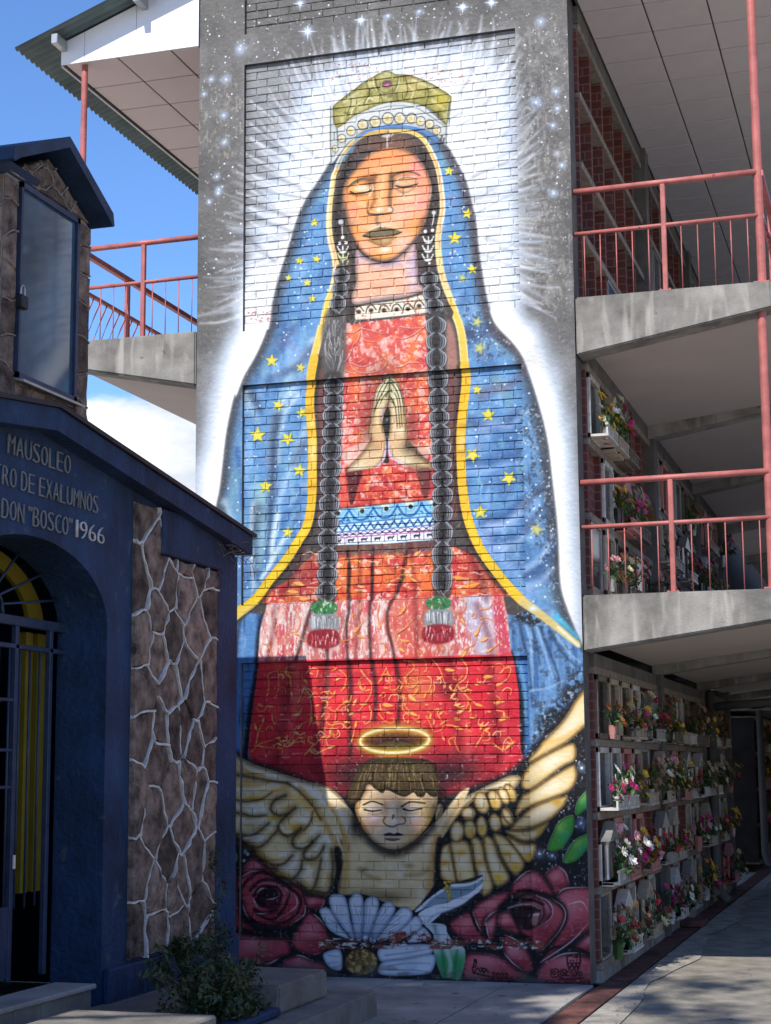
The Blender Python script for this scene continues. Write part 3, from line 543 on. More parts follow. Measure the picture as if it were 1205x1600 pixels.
for z,x,y,l,t in [(Z11,250,870,8,2.2),(Z11,400,860,10,1.4),(Z11,455,915,8,1.9),(Z11,480,770,13,.9),(Z11,540,835,9,-.1),(Z11,530,1080,14,-1.4),(Z11,520,735,8,.3),(Z11,690,790,12,-.5),(Z11,745,850,12,-1.0),(Z11,710,700,10,2.6),(Z11,680,900,12,-1.2),(Z11,740,950,13,-.6),(Z11,860,950,14,-.1),(Z11,830,1000,12,2.7),(Z11,470,1010,16,2.9),(Z11,1010,950,20,.1),(Z11,1020,990,14,.4),(Z11,750,1065,12,.1),(Z11,230,960,14,.1),(Z11,170,945,12,.4),(Z11,180,1020,8,.3),(Z11,320,1015,8,.2),(Z11,290,1180,11,-.2),(Z11,300,1240,10,.1),(Z11,205,1080,11,-1.3),(Z11,440,1120,14,-.9),(Z11,460,1195,8,.3),(Z11,600,1175,11,-.4),(Z11,640,1245,14,-.3),(Z11,560,960,8,-.3),(Z11,545,1080,9,-.4),(Z11,830,1110,13,-1.4),(Z11,815,960,14,-1.1),(Z11,280,900,6,.3),(Z11,1020,835,10,.1),(Z11,990,800,10,-.9),(Z11,1190,1080,8,-1.5),
   (Z12,100,830,14,-1),(Z12,165,850,13,-1.3),(Z12,205,830,12,-1.4),(Z12,60,820,20,.7),(Z12,60,930,18,.4),(Z12,290,790,12,-1.4),(Z12,240,735,13,-.6),(Z12,290,665,18,.1),(Z12,330,850,14,-.9),(Z12,370,945,16,-.6),(Z12,400,880,14,2.9),(Z12,480,880,16,.3),(Z12,450,940,12,-1.4),(Z12,530,715,19,-.1),(Z12,610,770,16,-.4),(Z12,600,875,19,-.1),(Z12,630,985,20,-.25),(Z12,345,975,14,.1),(Z12,350,1025,16,.3),(Z12,275,1080,11,1),(Z12,515,1050,16,-1.2),(Z12,540,1055,14,-.6),(Z12,680,1170,16,-1.0),(Z12,625,1155,10,-2.4),(Z12,700,1150,12,-.8),(Z12,560,815,6,.2),(Z12,560,930,8,.1),(Z12,170,885,7,.2),(Z12,260,880,6,.2),(Z12,110,995,10,0),(Z12,60,1010,9,-1.4),(Z12,480,755,8,.4),(Z12,500,610,9,0)]:
    q=z(x,y)[0]; leaf(q[0],q[1],l,t,col=['f2a044','ee8f3a','e8b768'][R.randint(3)])
for i in range(70):
    x=R.uniform(402,800); y=R.uniform(1040,1175)
    if abs(x-615)<64 and y>1128: continue
    t=R.uniform(0,6.28); r=R.uniform(5,11); vine([(x,y),(x+r*np.cos(t),y+r*np.sin(t)),(x+1.7*r*np.cos(t+.5),y+1.7*r*np.sin(t+.5)),(x+1.6*r*np.cos(t+1.1),y+1.6*r*np.sin(t+1.1))],w=1.7,col=['f6b24c','f8cf86','ef9a48'][i%3])
    if i%2: leaf(x+r*np.cos(t),y+r*np.sin(t),R.uniform(6,11),t+1.2,col='f4ad50')
for i in range(46): # scuffed white at the brick arrises
    x=R.uniform(420,800); y=R.uniform(1040,1190); L('f3c9cc',[(x,y),(x+R.uniform(6,18),y-R.uniform(0,1))],1.6,1,f=1.5,a=.6)
for i in range(40):
    x=R.uniform(430,770); y=R.uniform(862,930); t=R.uniform(-.6,.6); L(['f8c070','fbe3c0','b02a2c'][i%3],[(x,y),(x+6,y+4*t),(x+12,y+8*t),(x+16,y+5*t)],2,1,f=1,a=.75)
# strip vines (orange, thin, on washed red)
for v in [Z11(440,320,465,370,465,420,440,460,400,465,370,490,360,530),Z11(440,470,490,520,530,510),Z11(740,520,800,515,840,480,900,380),Z11(820,360,830,340,850,350,835,370),Z11(1000,280,990,350,1005,430,1020,460),Z11(1000,540,1030,540,1040,590,1010,640),Z11(220,540,260,560,280,620,300,700),Z11(1110,480,1160,450,1205,420),Z11(1110,480,1150,520,1205,525),Z11(850,260,880,300,860,320),Z12(0,440,60,400,110,340),Z12(0,330,50,300,75,260),Z12(0,500,60,560),Z12(400,590,430,540,490,500,510,420,540,360),Z12(400,230,430,240,425,290,380,310,330,280),Z12(470,330,490,310,495,340,475,345),Z12(380,320,410,340,420,360),Z12(520,350,560,340,610,360),Z12(520,290,580,280,610,230,640,240),Z12(560,560,620,520,670,480),Z12(150,560,130,550,150,600),Z12(270,510,300,530,290,550,260,540),Z8(560,880,580,950,560,1000,600,1010),Z8(730,830,790,860,850,820,900,740),Z8(720,920,780,970,830,1000),Z8(260,790,250,900,280,960),Z8(310,790,370,850),Z8(500,790,560,850,680,870)]:
    vine(v,w=1.7,col='ef9648',sh='7d2424',a=.9)
for z,x,y,l,t in [(Z11,850,485,14,.3),(Z11,830,470,15,-.9),(Z11,420,470,10,.2),(Z11,1005,440,10,-1.5),(Z11,1130,350,17,-.8),(Z11,1140,510,14,.5),(Z12,30,310,14,-1),(Z12,485,460,16,-1),(Z12,410,590,14,-1),(Z12,520,490,15,-.4),(Z12,560,560,13,-.6),(Z12,400,345,12,.9),(Z12,30,480,14,.2),(Z12,15,530,12,.7),(Z12,405,150,30,-.25),(Z12,350,85,22,.2),(Z8,1040,930,20,.15),(Z8,760,780,16,-.6),(Z8,340,800,12,.6),(Z8,360,1000,12,.1),(Z8,540,870,12,.8),(Z8,740,940,14,.5),(Z11,410,125,20,.25),(Z11,370,185,20,.1),(Z11,450,240,20,-.1),(Z11,320,240,10,.4),(Z11,555,170,12,.9),(Z11,700,180,12,-.6)]:
    q=z(x,y)[0]; leaf(q[0],q[1],l,t,col=['f2943c','f5a94e'][R.randint(2)],hi='fde3a8')
# yellow trim
tl=[(609,203),(585,204),(566,209),(549,221),(533,241),(521,269),(516,297),(512,336),(514,371),(521,401),(523,423),(517,451),(509,474),(503,507),(497,533),(489,566),(485,592)]
L('5d5340',[(x+3,y+1) for x,y in tl],7,15,f=4,a=.6); L('edd590',tl,6,14,f=1.5); L('f2c84a',tl[9:],3,9,f=3,a=.9); L('e8a53a',[(x,y+1) for x,y in tl[:6]],5,3,f=2,a=.9); L('f7efdb',[(x-2,y) for x,y in tl[4:12]],2.5,2.5,f=2,a=.9); L('f2a98a',[(x+1,y) for x,y in tl[8:11]],4,4,f=3,a=.6)
tl2=[(491,560),(485,597),(482,627),(484,658),(486,687),(486,722),(486,758),(484,789),(478,820),(463,846),(444,876),(420,905),(399,933),(377,953),(355,974)]
L('2b2620',[(x+5,y+2) for x,y in tl2],15,16,f=6,a=.7); L('f0bd2e',tl2,14,15,f=1.2)
for k,(x,y) in enumerate([(485,672),(486,760),(482,640)]): G('b98a28',(x,y),9,5,a=.6)
G('f8dd9a',(487,705),6,22,a=.85); G('f8dd9a',(486,660),6,10,a=.6); L('e9cf1f',tl2[8:],9,9,f=4,a=.7); P('e3c765',[(355,978),(372,952),(402,943),(380,962)],f=2,a=.8)
tr=[(609,203),(640,204),(661,217),(674,239),(683,263),(688,295),(690,325),(685,354),(683,380),(686,412),(692,438),(702,466),(711,490),(718,508),(723,533),(726,570),(727,600)]
L('54483a',[(x-3,y+1) for x,y in tr],6,16,f=4,a=.6); L('eed79a',tr,6,14,f=1.5); L('f3c455',tr[:5],4,4,f=2,a=.8); L('ecc648',tr[11:],5,11,f=3,a=.9); L('f3a48c',tr[3:9],3.5,3.5,f=3,a=.5); L('f9f1df',[(x+3,y) for x,y in tr[2:8]],2.5,2.5,f=2,a=.8)
tr2=[(726,570),(727,592),(724,621),(719,671),(719,717),(722,767),(731,814),(748,855),(770,887),(794,917),(816,939),(855,968),(902,1006)]
L('2b2620',[(x-5,y+3) for x,y in tr2[:10]],14,15,f=6,a=.7); L('f1bd30',tr2[:11],14,14,f=1.2); L('e6cc28',tr2[6:11],8,9,f=4,a=.7); L('d9c074',tr2[10:],14,9,f=3,a=.95); L('4fc0e0',[(868,962),(885,978),(902,996)],9,5,f=8,a=.8); L('f3efe0',[(872,980),(905,1010)],4,4,f=4,a=.8); G('d8eef5',(833,951),7,4,a=.9)
G('a97f24',(721,665),9,5,a=.6); G('a97f24',(720,705),9,5,a=.5); G('f8dd95',(720,690),5,12,a=.8)
# ---------- hair mass
hair=[(609,206),(575,212),(556,224),(541,243),(530,270),(523,300),(519,336),(520,371),(526,401),(529,423),(524,451),(517,474),(514,500),(546,500),(552,470),(556,420),(556,380),(545,340),(540,300),(560,240),(600,232),(640,240),(665,290),(660,340),(648,380),(650,440),(664,475),(668,502),(707,495),(697,466),(687,440),(680,412),(676,380),(680,345),(684,310),(680,270),(668,240),(648,216)]
P('4a3f3a',hair,f=2); C(hair,f=2); N('2c2726',30,200,91,.5,.75,.7); N('7d6255',26,160,92,.6,.78,.5)
G('7a5546',(600,222),46,14,a=.8); G('8a5f4e',(628,226),20,12,a=.6); L('221c1b',[(546,245),(533,280),(527,330),(527,400)],10,10,f=8,a=.7); L('231d1c',[(655,232),(670,270),(672,330),(664,400)],9,10,f=8,a=.6); U()
P('efe6da',Z3(530,560,570,540,620,545,580,570),f=3,a=.7); L('d9d6d4',Z3(572,560,572,640),2.5,3,f=2,a=.8)
# face
face=Z3(440,690,560,645,660,648,760,688,830,765,875,850,892,930)+Z4(893,230,876,330,850,430,800,530,740,610,660,682,600,716,540,726,470,710,400,668,350,608,312,530,292,450,272,370,252,290,250,220,272,150,312,90)
P('f3a668',face,f=2); C(face,f=1.5)
G('f7a552',(556,300),22,36,a=.85); G('f5955c',(600,246),40,16,a=.8); G('fbb27c',(596,262),30,10,a=.7); G('f79a94',(652,262),18,24,a=.85); G('f3948c',(656,312),18,24,a=.85); G('f7a184',(550,325),14,16,a=.8); G('f8bba4',(628,330),26,20,a=.8); G('ecc79c',(636,304),20,9,a=.85); G('f4b594',(548,344),14,9,a=.7)
G('f5a850',(600,397),18,8,a=.9); G('f8b79c',(570,385),14,12,a=.8); G('f8c6b6',(628,378),18,16,a=.85); G('f7dcc4',(592,350),24,6,a=.75); G('f9efe2',(600,388),10,5,a=.95); G('f6a24c',(650,352),9,16,a=.7); G('f59f4a',(552,362),8,16,a=.7); G('7d6a5e',(550,348),6,8,a=.4)
# nose and brows
L('8d5f36',Z4(480,110,470,190,478,280,450,340),7,6,f=7,a=.7); L('5b4630',Z4(600,100,600,170,590,260,590,320),8,5,f=7,a=.75); L('f6c288',Z4(535,90,530,200,525,300,530,345),9,10,f=7,a=.85); G('efe9cf',Z4(515,352)[0],5.5,4.5,a=.95); G('dcd7cf',Z4(590,348)[0],4,4,a=.8)
L('4f3f2c',Z4(430,362,440,382,500,384,560,378,600,372),3,2,f=2,a=.9); L('3a2e22',Z4(440,380,500,386,540,382),2,2,f=1,a=.9); L('5d4a36',Z4(498,390,495,430,505,460),5,6,f=6,a=.5); L('5f4c38',Z4(600,330,615,350,605,372),2,2,f=1.5,a=.8)
P('6f6142',Z4(285,192,320,150,370,122,430,112,490,112,470,150,400,140,340,165),f=3,a=.9); L('3a2f22',Z4(285,190,330,150,390,128,450,122),2,1.5,f=1.5,a=.8)
P('dccaa4',Z4(330,205,345,180,400,172,455,185,462,215,400,225),f=3,a=.95); G('ece2c8',Z4(400,190)[0],8,3.5,a=.6); L('2c2118',Z4(305,220,340,236,390,232,430,222,458,205),2.6,2,f=1.2); L('efe6d0',Z4(465,170,470,205,440,250),2.5,1.5,f=2,a=.8); G('8a5638',Z4(440,130)[0],10,6,a=.7)
L('4b3b2c',Z4(600,112,650,88,710,76,765,82,808,102),4,2,f=2.5,a=.9); L('f0e6d2',Z4(632,165,660,125,710,112,770,112),4.5,1.8,f=2.5,a=.85); L('4a3826',Z4(655,130,710,118,775,122),1.6,1,f=1.5,a=.7); P('d8b486',Z4(640,165,690,135,760,145,790,165,700,185),f=3,a=.8); L('241c14',Z4(632,178,680,186,740,178,792,163),2.8,2,f=1.2); L('e8d4b4',Z4(630,185,650,210,700,218,750,205),3,1.5,f=4,a=.6)
# mouth
P('6d6044',Z4(402,542,440,516,490,498,520,484,545,490,575,484,625,494,676,513,640,536,570,544,500,553,445,550),f=1.5); P('a9854f',Z4(440,556,520,562,640,546,605,580,545,606,480,592),f=2.5,a=.95); L('1f1a14',Z4(400,543,450,550,520,547,600,539,680,513),2.6,1.5,f=1.4); P('7c6a4c',Z4(450,530,520,505,620,505,600,530,510,545),f=4,a=.6); G('d9b98a',Z4(560,576)[0],8,3,a=.7); L('4d3b26',Z4(440,575,490,600,545,612,600,592),3,2,f=3,a=.6); L('4a3c28',Z4(395,540,440,512,520,478),2,1.5,f=1.5,a=.7)
G('8a4a2e',(541,300),3,22,a=.35); G('6a4032',(658,345),6,12,a=.6,rot=-.5);  G('b5653a',(575,275),14,5,a=.5); G('9a5a3c',(632,272),16,5,a=.45)
G('6b4226',Z4(452,150)[0],6,8,a=.6); G('5f4430',Z4(612,150)[0],6,9,a=.6); L('5a3620',Z4(300,232,350,250,430,240),3,2,f=4,a=.6); L('6b4a34',Z4(640,205,700,228,770,195),3,2,f=4,a=.55); L('f7d6a4',Z4(380,300,430,330),8,5,f=8,a=.55); L('f5cdb0',Z4(660,260,740,270),9,6,f=9,a=.5)
L('44301f',Z4(560,480,545,486,520,480),2,2,f=1,a=.6); L('f3d9b0',Z4(440,500,520,468,600,470,680,495),2.4,1.5,f=2.5,a=.6); L('7d4a28',Z4(430,300,425,350,440,385),3,3,f=3,a=.55)
E('5a3d30',face,f=4,a=.65); L('c8c2d2',Z3(885,860,893,930,880,1010),2,2,f=2,a=.7); U()
L('3c2f2b',Z4(310,530,350,612,400,672,470,714,540,730,600,720),3,3,f=2.5,a=.8); L('4a4456',Z4(600,720,660,686,740,614,790,540),3,3,f=3,a=.7)
# neck
neck=Z4(345,650,400,690,480,730,600,732,700,664,770,600,790,760,800,880,845,930,700,982,500,1012,335,1035,318,965,345,880)
P('eeb795',neck,f=2); C(neck,f=2); G('c6b2cc',Z4(760,780)[0],12,44,a=.85); G('b7a6c2',Z4(600,745)[0],34,6,a=.75); G('bdaac6',Z4(380,690)[0],14,10,a=.8); G('e2a98a',Z4(500,900)[0],26,14,a=.6); G('a9a3b5',Z4(600,1000)[0],60,5,a=.7); N('f7d6bf',60,40,93,.55,.75,.5); E('6a5a66',neck,f=4,a=.6); U()
col=Z4(335,1055,500,1028,700,1000,850,955,868,1095,700,1118,500,1138,340,1152)
P('ece3cf',col,f=1.5,s=0); L('55503f',Z4(335,1052,500,1026,700,998,850,955),2,2,f=1.2,a=.7)
for x,y in [(365,1092),(455,1083),(548,1080),(640,1074),(722,1072),(803,1050)]:
    q=Z4(x,y)[0]; L('3c3428',[(q[0]-8,q[1]+3),(q[0]-5,q[1]-6),(q[0]+2,q[1]-8),(q[0]+8,q[1]-1)],2,2,f=1.2,a=.9); P('5a4636',circ(q,4,3.5),f=2,a=.9); D('1d1814',[q],r=2)
C(col,s=0); N('a8472f',24,18,94,.66,.72,.8); U()
# ---------- crown
cr=Z3(178,352,240,290,320,228,400,168,480,120,520,97,560,84,600,90,640,110,720,112,800,136,880,170,960,215,1035,272,1025,350,1000,478,960,432,880,362,780,327,660,312,540,327,420,372,320,422,230,492,190,480)
side=Z3(165,360,190,470,210,640,170,740,160,560)
P('cfd4d2',Z3(160,340,180,345,210,600,160,750),f=3,a=.6)
band=Z3(190,500,260,440,380,385,540,330,660,315,800,335,900,390,1000,480,1000,600,960,560,840,500,600,470,430,505,300,590,230,680,170,740)
P('d3d6d4',band,f=3); P('c3c8c6',Z3(160,345,190,350,215,480,215,640,160,745),f=2.5,a=.8); P('c9cdca',Z3(985,470,1035,280,1020,480,1000,620,965,570),f=2.5,a=.7); L('8a8f92',Z3(200,505,280,450,400,395,540,352,660,338,780,355,880,410,990,490),2,2,f=1.5,a=.9); L('c9d2d4',Z3(200,490,300,430,420,380,540,338,660,322,790,338,890,385,1000,470),5,5,f=3,a=.9); L('5b6160',Z3(195,470,300,415,420,362,540,322,660,306,790,322,890,365,1005,455),2,2,f=1.5,a=.8); L('4c5254',Z3(860,350,930,410,990,470),4,3,f=2,a=.7)
for pts in [Z3(162,345,160,560,165,745),Z3(182,350,205,480,215,630),Z3(1036,272,1022,400,1002,490,1000,615)]: L('5b605e',pts,1.8,1.8,f=1.5,a=.85)
P('9c9450',cr,f=2); C(cr,f=1.5); N('c9c184',60,50,95,.5,.7,.8); N('746f2e',60,50,96,.58,.75,.75); G('d8d39c',Z3(330,300)[0],14,9,a=.8,rot=.6); G('c9b96a',Z3(780,210)[0],26,12,a=.7); G('d6c33f',Z3(960,300)[0],14,12,a=.8); G('8a8436',Z3(880,290)[0],14,10,a=.7); G('b9b27a',Z3(540,130)[0],16,8,a=.8); G('6e6934',Z3(620,250)[0],8,14,a=.6)
for pts in [Z3(470,120,480,200,540,260,600,260,650,200,660,120),Z3(420,320,440,280,470,300),Z3(740,300,760,240,730,190),Z3(300,420,330,350,400,300),Z3(1000,460,1010,360,1030,280)]: L('f0edc8',pts,2,1.4,f=1.5,a=.7)
for pts in [Z3(240,290,320,228,400,168,480,120),Z3(640,110,800,136,960,215,1035,272),Z3(500,200,540,240,600,240)]: L('5f5c36',pts,1.6,1.6,f=1.5,a=.7)
for pts in [Z3(420,170,440,240,400,330),Z3(520,250,540,310),Z3(640,250,650,300),Z3(700,120,720,220,690,300),Z3(860,170,870,260,850,340),Z3(300,250,310,320,280,400),Z3(480,130,520,250,610,255,655,130)]: L('4f4c24',pts,2.4,1.6,f=2,a=.75)
for pts in [Z3(260,310,330,260,400,220),Z3(760,150,850,190,930,240),Z3(560,100,600,110),Z3(900,300,980,360)]: L('e6e0b4',pts,5,2,f=5,a=.6)
P('5d3b4a',circ(Z3(570,180)[0],8,6),f=3); G('e58fa8',Z3(570,188)[0],5,2.5,a=.95); E('4b481f',cr,f=3,a=.6); U()
for x,y,r in [(195,650,22),(243,575,28),(310,520,32),(395,475,35),(485,455,38),(577,430,40),(665,430,38),(750,430,35),(815,450,32),(880,470,30),(930,515,30)]:
    q=Z3(x,y)[0]; rr=r/4.635; G('8c9190',(q[0],q[1]+rr),rr*1.3,a=.5); P('4f5355',circ(q,rr*1.12,rr*1.15),f=1.5); P('ded9bf',circ(q,rr*.95),f=1.5); G('cfae4a',(q[0]-1,q[1]+1),rr*.5,a=.8); D('fdfcf4',[(q[0]+rr*.35,q[1]-rr*.35)],r=1.4)
L('4f83c6',Z3(345,580,430,525,520,498,600,488,700,492,800,510,880,550,930,590),4,5,f=2,a=.95)
for x,y in [(250,690),(300,640),(350,580)]: L('6f9bd0',Z3(x-40,y+90,x,y,),6,5,f=4,a=.6)
for q in [(0,Z3(970,560,960,590)),(1,Z3(985,575,980,600))]: L('2e2c2c',q[1],3,3,f=2,a=.8)
# chips of red brick
for (x0,y0,x1,y1,sd) in [(510,96,590,124,101),(628,102,740,128,102),(548,90,600,104,103)]:
    C([(x0,y0),(x1,y0),(x1,y1),(x0,y1)],f=5,s=0); N('b4573f',18,13,sd,.68,.73,.75); U()
C([(384,485),(424,485),(424,502),(384,502)],f=3,s=0); N('9c4a38',22,14,104,.6,.66,.7); U()
# ---------- earrings
for z,big,ds,crs,dots in [(Z4,[(235,440,19,'b9b7bb')],[(248,552,14),(226,596,13),(272,590,13)],[(250,640,'e8e8e4'),(252,690,'cfd6a0'),(250,745,'cfd6a0')],[(247,790),(246,815),(246,838)]),(Z4,[(910,372,15,'c9c9c6')],[(848,508,13),(900,500,13)],[(870,568,'ecece6'),(868,635,'ecece6'),(866,697,'ecece6')],[(878,740),(880,770),(878,795)])]:
    for x,y,r,c in big: P(c,circ(z(x,y)[0],r/4.6),f=1.5)
    D('f1f1ee',[z(x,y)[0] for x,y,r in ds],r=2.8,f=1)
    for x,y,c in crs: L(c,z(x-38,y-18,x-20,y+12,x,y+18,x+20,y+12,x+38,y-18),5.5,5.5,f=1,a=.95,prof=1); L(c,z(x,y-22,x,y+18),2.5,2.5,f=1); D(c,[z(x-38,y-20)[0],z(x+38,y-20)[0]],r=1.4)
    D('f1f1e8',[z(x,y)[0] for x,y in dots],r=2,f=1)
L('e8e8e6',Z4(910,390,905,430,895,470),2,1.5,f=1); L('dcdcda',Z4(244,470,247,540),1.6,1.6,f=1)
# ---------- braids
def braid(path,n,w,lite='b4b7be'):
    L('3a3536',path,w*1.02,w*1.0,f=5,a=.85)
    xs=np.interp(np.linspace(0,1,n+1),np.linspace(0,1,len(path)),[q[0] for q in path]); ys=np.interp(np.linspace(0,1,n+1),np.linspace(0,1,len(path)),[q[1] for q in path])
    for i in range(n):
        a=(xs[i],ys[i]);b=(xs[i+1],ys[i+1]);m=((a[0]+b[0])/2,(a[1]+b[1])/2);h=(b[1]-a[1])/2
        P('29282b',circ(m,w*.60,h*1.12),f=3,a=.92)
        for s in (-1,1):
            for k,o in enumerate((.52,.40,.27)):
                L([lite,'94979e','74777e'][k],[(m[0]+s*w*.10,m[1]-h*1.25),(m[0]+s*w*o*.92,m[1]-h*.62),(m[0]+s*w*o*1.02,m[1]-h*.05),(m[0]+s*w*o*.85,m[1]+h*.55),(m[0]+s*w*.08,m[1]+h*1.2)],2.4,2.0,f=1,a=[.95,.85,.7][k],prof=1)
        D('0e0d0f',[(m[0],m[1]+h*.35)],r=2.6,f=2.5); L('a9acb2',[(m[0]-w*.12,m[1]+h*.8),(m[0],m[1]+h*1.05),(m[0]+w*.14,m[1]+h*1.3)],1.8,1.2,f=1,a=.8)
# upper loose hair strands on the beam
for cx,y0,y1,w in [(522,490,590,30),(684,470,600,22)]:
    P('5b5856',[(cx-w*.55,y0),(cx+w*.55,y0),(cx+w*.5,y1),(cx-w*.5,y1)],f=8,a=.85)
    for i in range(34):
        x=cx+R.uniform(-.5,.5)*w; y=R.uniform(y0,y1-26); L(['c6c5c6','8d8b8c','38363a'][R.randint(3)],[(x,y),(x+R.uniform(-4,4),y+14),(cx+(x-cx)*.4,y+26)],1.6,.9,f=1.2,a=.7)
braid([(533,420),(530,450),(524,485)],3,22); braid([(668,425),(672,455),(680,490)],3,24)
# ---------- belt
belt=Z8(190,442,560,406,935,370,935,660,560,690,190,702)
P('1c1c1e',[(x,y+(1 if y>820 else -2)) for x,y in belt],f=4,a=.8,s=0); P('cfe7f4',belt,f=1.2,s=0)
C(belt,s=0)
def bl(t,v): # along belt 0..1, across 0..1
    return (521+t*161,(795-15.5*t)+v*(56+5*t))
P('8cc4e2',[bl(0,0),bl(1,0),bl(1,.42),bl(0,.42)],f=1,s=0,a=.8); P('eef2f6',[bl(0,.62),bl(1,.62),bl(1,1),bl(0,1)],f=1,s=0)
for i in range(5):
    t=(i+.1)*.235; L('1f6fb0',[bl(t-.12,.05),bl(t-.06,.3),bl(t,.36),bl(t+.06,.3),bl(t+.12,.05)],3.4,3.4,f=1.2); L('6db3d8',[bl(t-.1,.0),bl(t,.24),bl(t+.1,.0)],2.5,2.5,f=2,a=.8); P('dfe9cf',circ(bl(t,.05),6,4.5),f=2,a=.9); P('1b1a1c',circ(bl(t+.01,.12),3.4,3.4),f=1.2)
    for k in range(8): D('2a78b4',[bl(t+R.uniform(.05,.18),R.uniform(.2,.4))],r=1.5)
z=[bl(k/26,.46 if k%2 else .62) for k in range(27)]; L('1d5f9e',z,2.4,2.4,f=1,s=0); L('2a6cab',[bl(0,.42),bl(1,.42)],2,2,f=1); L('2a6cab',[bl(0,.645),bl(1,.645)],1.6,1.6,f=1)
for k in range(14): L('7c4b86',[bl(k/14,.66),bl((k+1)/14,.79)],1.2,1.2,f=.8); L('7c4b86',[bl(k/14,.79),bl((k+1)/14,.66)],1.2,1.2,f=.8); D('2a2c44',[bl((k+.5)/14,.725)],r=1.5)
L('b25a96',[bl(0,.81),bl(1,.81)],1.6,1.6,f=1)
for k in range(8):
    t=.03+k*.128; q=bl(t,.9); P('2e3040',[(q[0]-5,q[1]-1),(q[0]-2,q[1]-2.4),(q[0]+3,q[1]-2),(q[0]+5,q[1]-4),(q[0]+6,q[1]-2),(q[0]+4,q[1]+.5),(q[0]+4,q[1]+4),(q[0]+2.5,q[1]+1),(q[0]-2,q[1]+1),(q[0]-3,q[1]+4),(q[0]-4.5,q[1]+1)],f=1,s=0); L('8c6a90',[bl(t+.07,.82),bl(t+.07,1)],1.2,1.2,f=.8)
U()
# braid ends over belt again

braid([(520,592),(519,640),(516,700),(514,760),(511,820),(510,880),(508,938)],13,28)
braid([(681,497),(682,560),(684,640),(688,700),(690,760),(690,830),(689,925)],15,28)
# tassels
for z,cx,cy,s in [(Z11,630,300,1.0),(Z12,262,250,.95)]:
    q=z(cx,cy)[0]
    G('4a2624',(q[0],q[1]+30),24,36,a=.45)
    P('2f7a45',circ((q[0],q[1]),21*s,12*s),f=3); C(circ((q[0],q[1]),21*s,12*s),f=2); N('d9e6d2',20,26,111,.62,.68,.8); N('b2523c',22,22,112,.68,.72,.8); N('1c4f2e',30,30,113,.6,.7,.7); U()
    P('8d8f94',[(q[0]-20,q[1]+13),(q[0],q[1]+10),(q[0]+20,q[1]+12),(q[0]+22,q[1]+34),(q[0],q[1]+38),(q[0]-21,q[1]+35)],f=3)
    for i in range(26): x=q[0]+R.uniform(-19,19); L(['d5d7da','5a5c62','f0f0f0'][R.randint(3)],[(x,q[1]+R.uniform(12,18)),(x+R.uniform(-2,2),q[1]+R.uniform(26,36))],1.5,1,f=1,a=.8)
    P('8e1f2c',[(q[0]-24,q[1]+40),(q[0]-10,q[1]+34),(q[0]+14,q[1]+34),(q[0]+24,q[1]+42),(q[0]+22,q[1]+58),(q[0],q[1]+64),(q[0]-24,q[1]+58)],f=4)
    for i in range(30): x=q[0]+R.uniform(-21,21); y=q[1]+R.uniform(36,54); L(['f2d5d2','e86a72','5a0d18'][R.randint(3)],[(x,y),(x+R.uniform(-2,2),y+R.uniform(4,9))],2.2,1,f=1.2,a=.8)
# ---------- bottom ground: black
P('17181e',[(318,1180),(400,1192),(470,1215),(560,1250),(650,1260),(720,1235),(800,1200),(860,1130),(905,1080),(930,1075),(930,1545),(318,1545)],f=14)
G('17131a',(560,1215),60,30,a=.8); G('17131a',(700,1210),50,24,a=.8)
C([(780,1180),(930,1080),(930,1420),(850,1420)],f=8); D('e9eef6',[(R.uniform(840,920),R.uniform(1180,1390)) for _ in range(46)],r=1.2); N('cfd6dc',18,22,121,.7,.76,.7)
for x,y,r in [(895,1327,8),(908,1286,9),(843,1334,7),(863,1337,6),(909,1200,6)]: G('9fb6d8',(x,y),r,a=.7); D('ffffff',[(x,y)],r=1.6)
U()
D('e6ecf6',[(381,1331),(385,1335),(379,1345)],r=2.4,f=3); G('8fa6c8',(381,1331),5,a=.6)
# ---------- wings
def shape(z,pts,fill='f0d79c',edge='3a2c18',yel=None,ea=.75,ef=4.5,hi='fbf1d8',bot='c58a2c'):
    q=z(*pts) if z else pts
    P('33240f',[(x,y) for x,y in q],f=5,a=.75); P(fill,q,f=1.5); C(q,f=1.5)
    c=(sum(x for x,y in q)/len(q),sum(y for x,y in q)/len(q)); r=max(max(abs(x-c[0]) for x,y in q),max(abs(y-c[1]) for x,y in q))
    G(hi,(c[0],c[1]-r*.12),r*.55,r*.4,a=.75)
    E(bot,q,f=ef*1.3,a=.55); E(edge,q,f=ef*.6,a=ea)
    if yel:
        for w_ in yel: G(w_[2] if len(w_)>2 else 'e8b021',z(w_[0],w_[1])[0],7,5,a=.85)
    U()
# left wing: body first
lw=Z13(-120,130,60,160,120,210,220,262,340,302,480,350,620,392,770,432,880,520,950,640,980,800,1000,950,900,1010,800,1230,690,1238,620,1212,540,1162,400,1092,300,1002,200,892,60,780,-120,760)
P('f0d9a2',lw,f=2); C(lw,f=2); N('fff6e2',160,110,131,.45,.7,.8); N('d9a84e',150,90,132,.6,.78,.6)
L('fbf3e2',Z13(60,200,250,300,480,370),8,8,f=8,a=.6); L('e2ab3a',Z13(120,420,250,420,330,400),8,4,f=7,a=.6); G('e5b02c',Z13(200,520)[0],16,4,a=.8); G('e5b02c',Z13(370,665)[0],12,5,a=.85); G('efbc35',Z13(530,735)[0],10,5,a=.85); L('f4c868',Z13(500,480,600,560,700,680),12,8,f=9,a=.7); L('fff6e2',Z13(520,440,680,470,820,560),14,10,f=10,a=.7); L('c99336',Z13(560,440,680,580,780,760,850,900),8,8,f=7,a=.6)
E('5b4526',lw,f=5,a=.7); U()
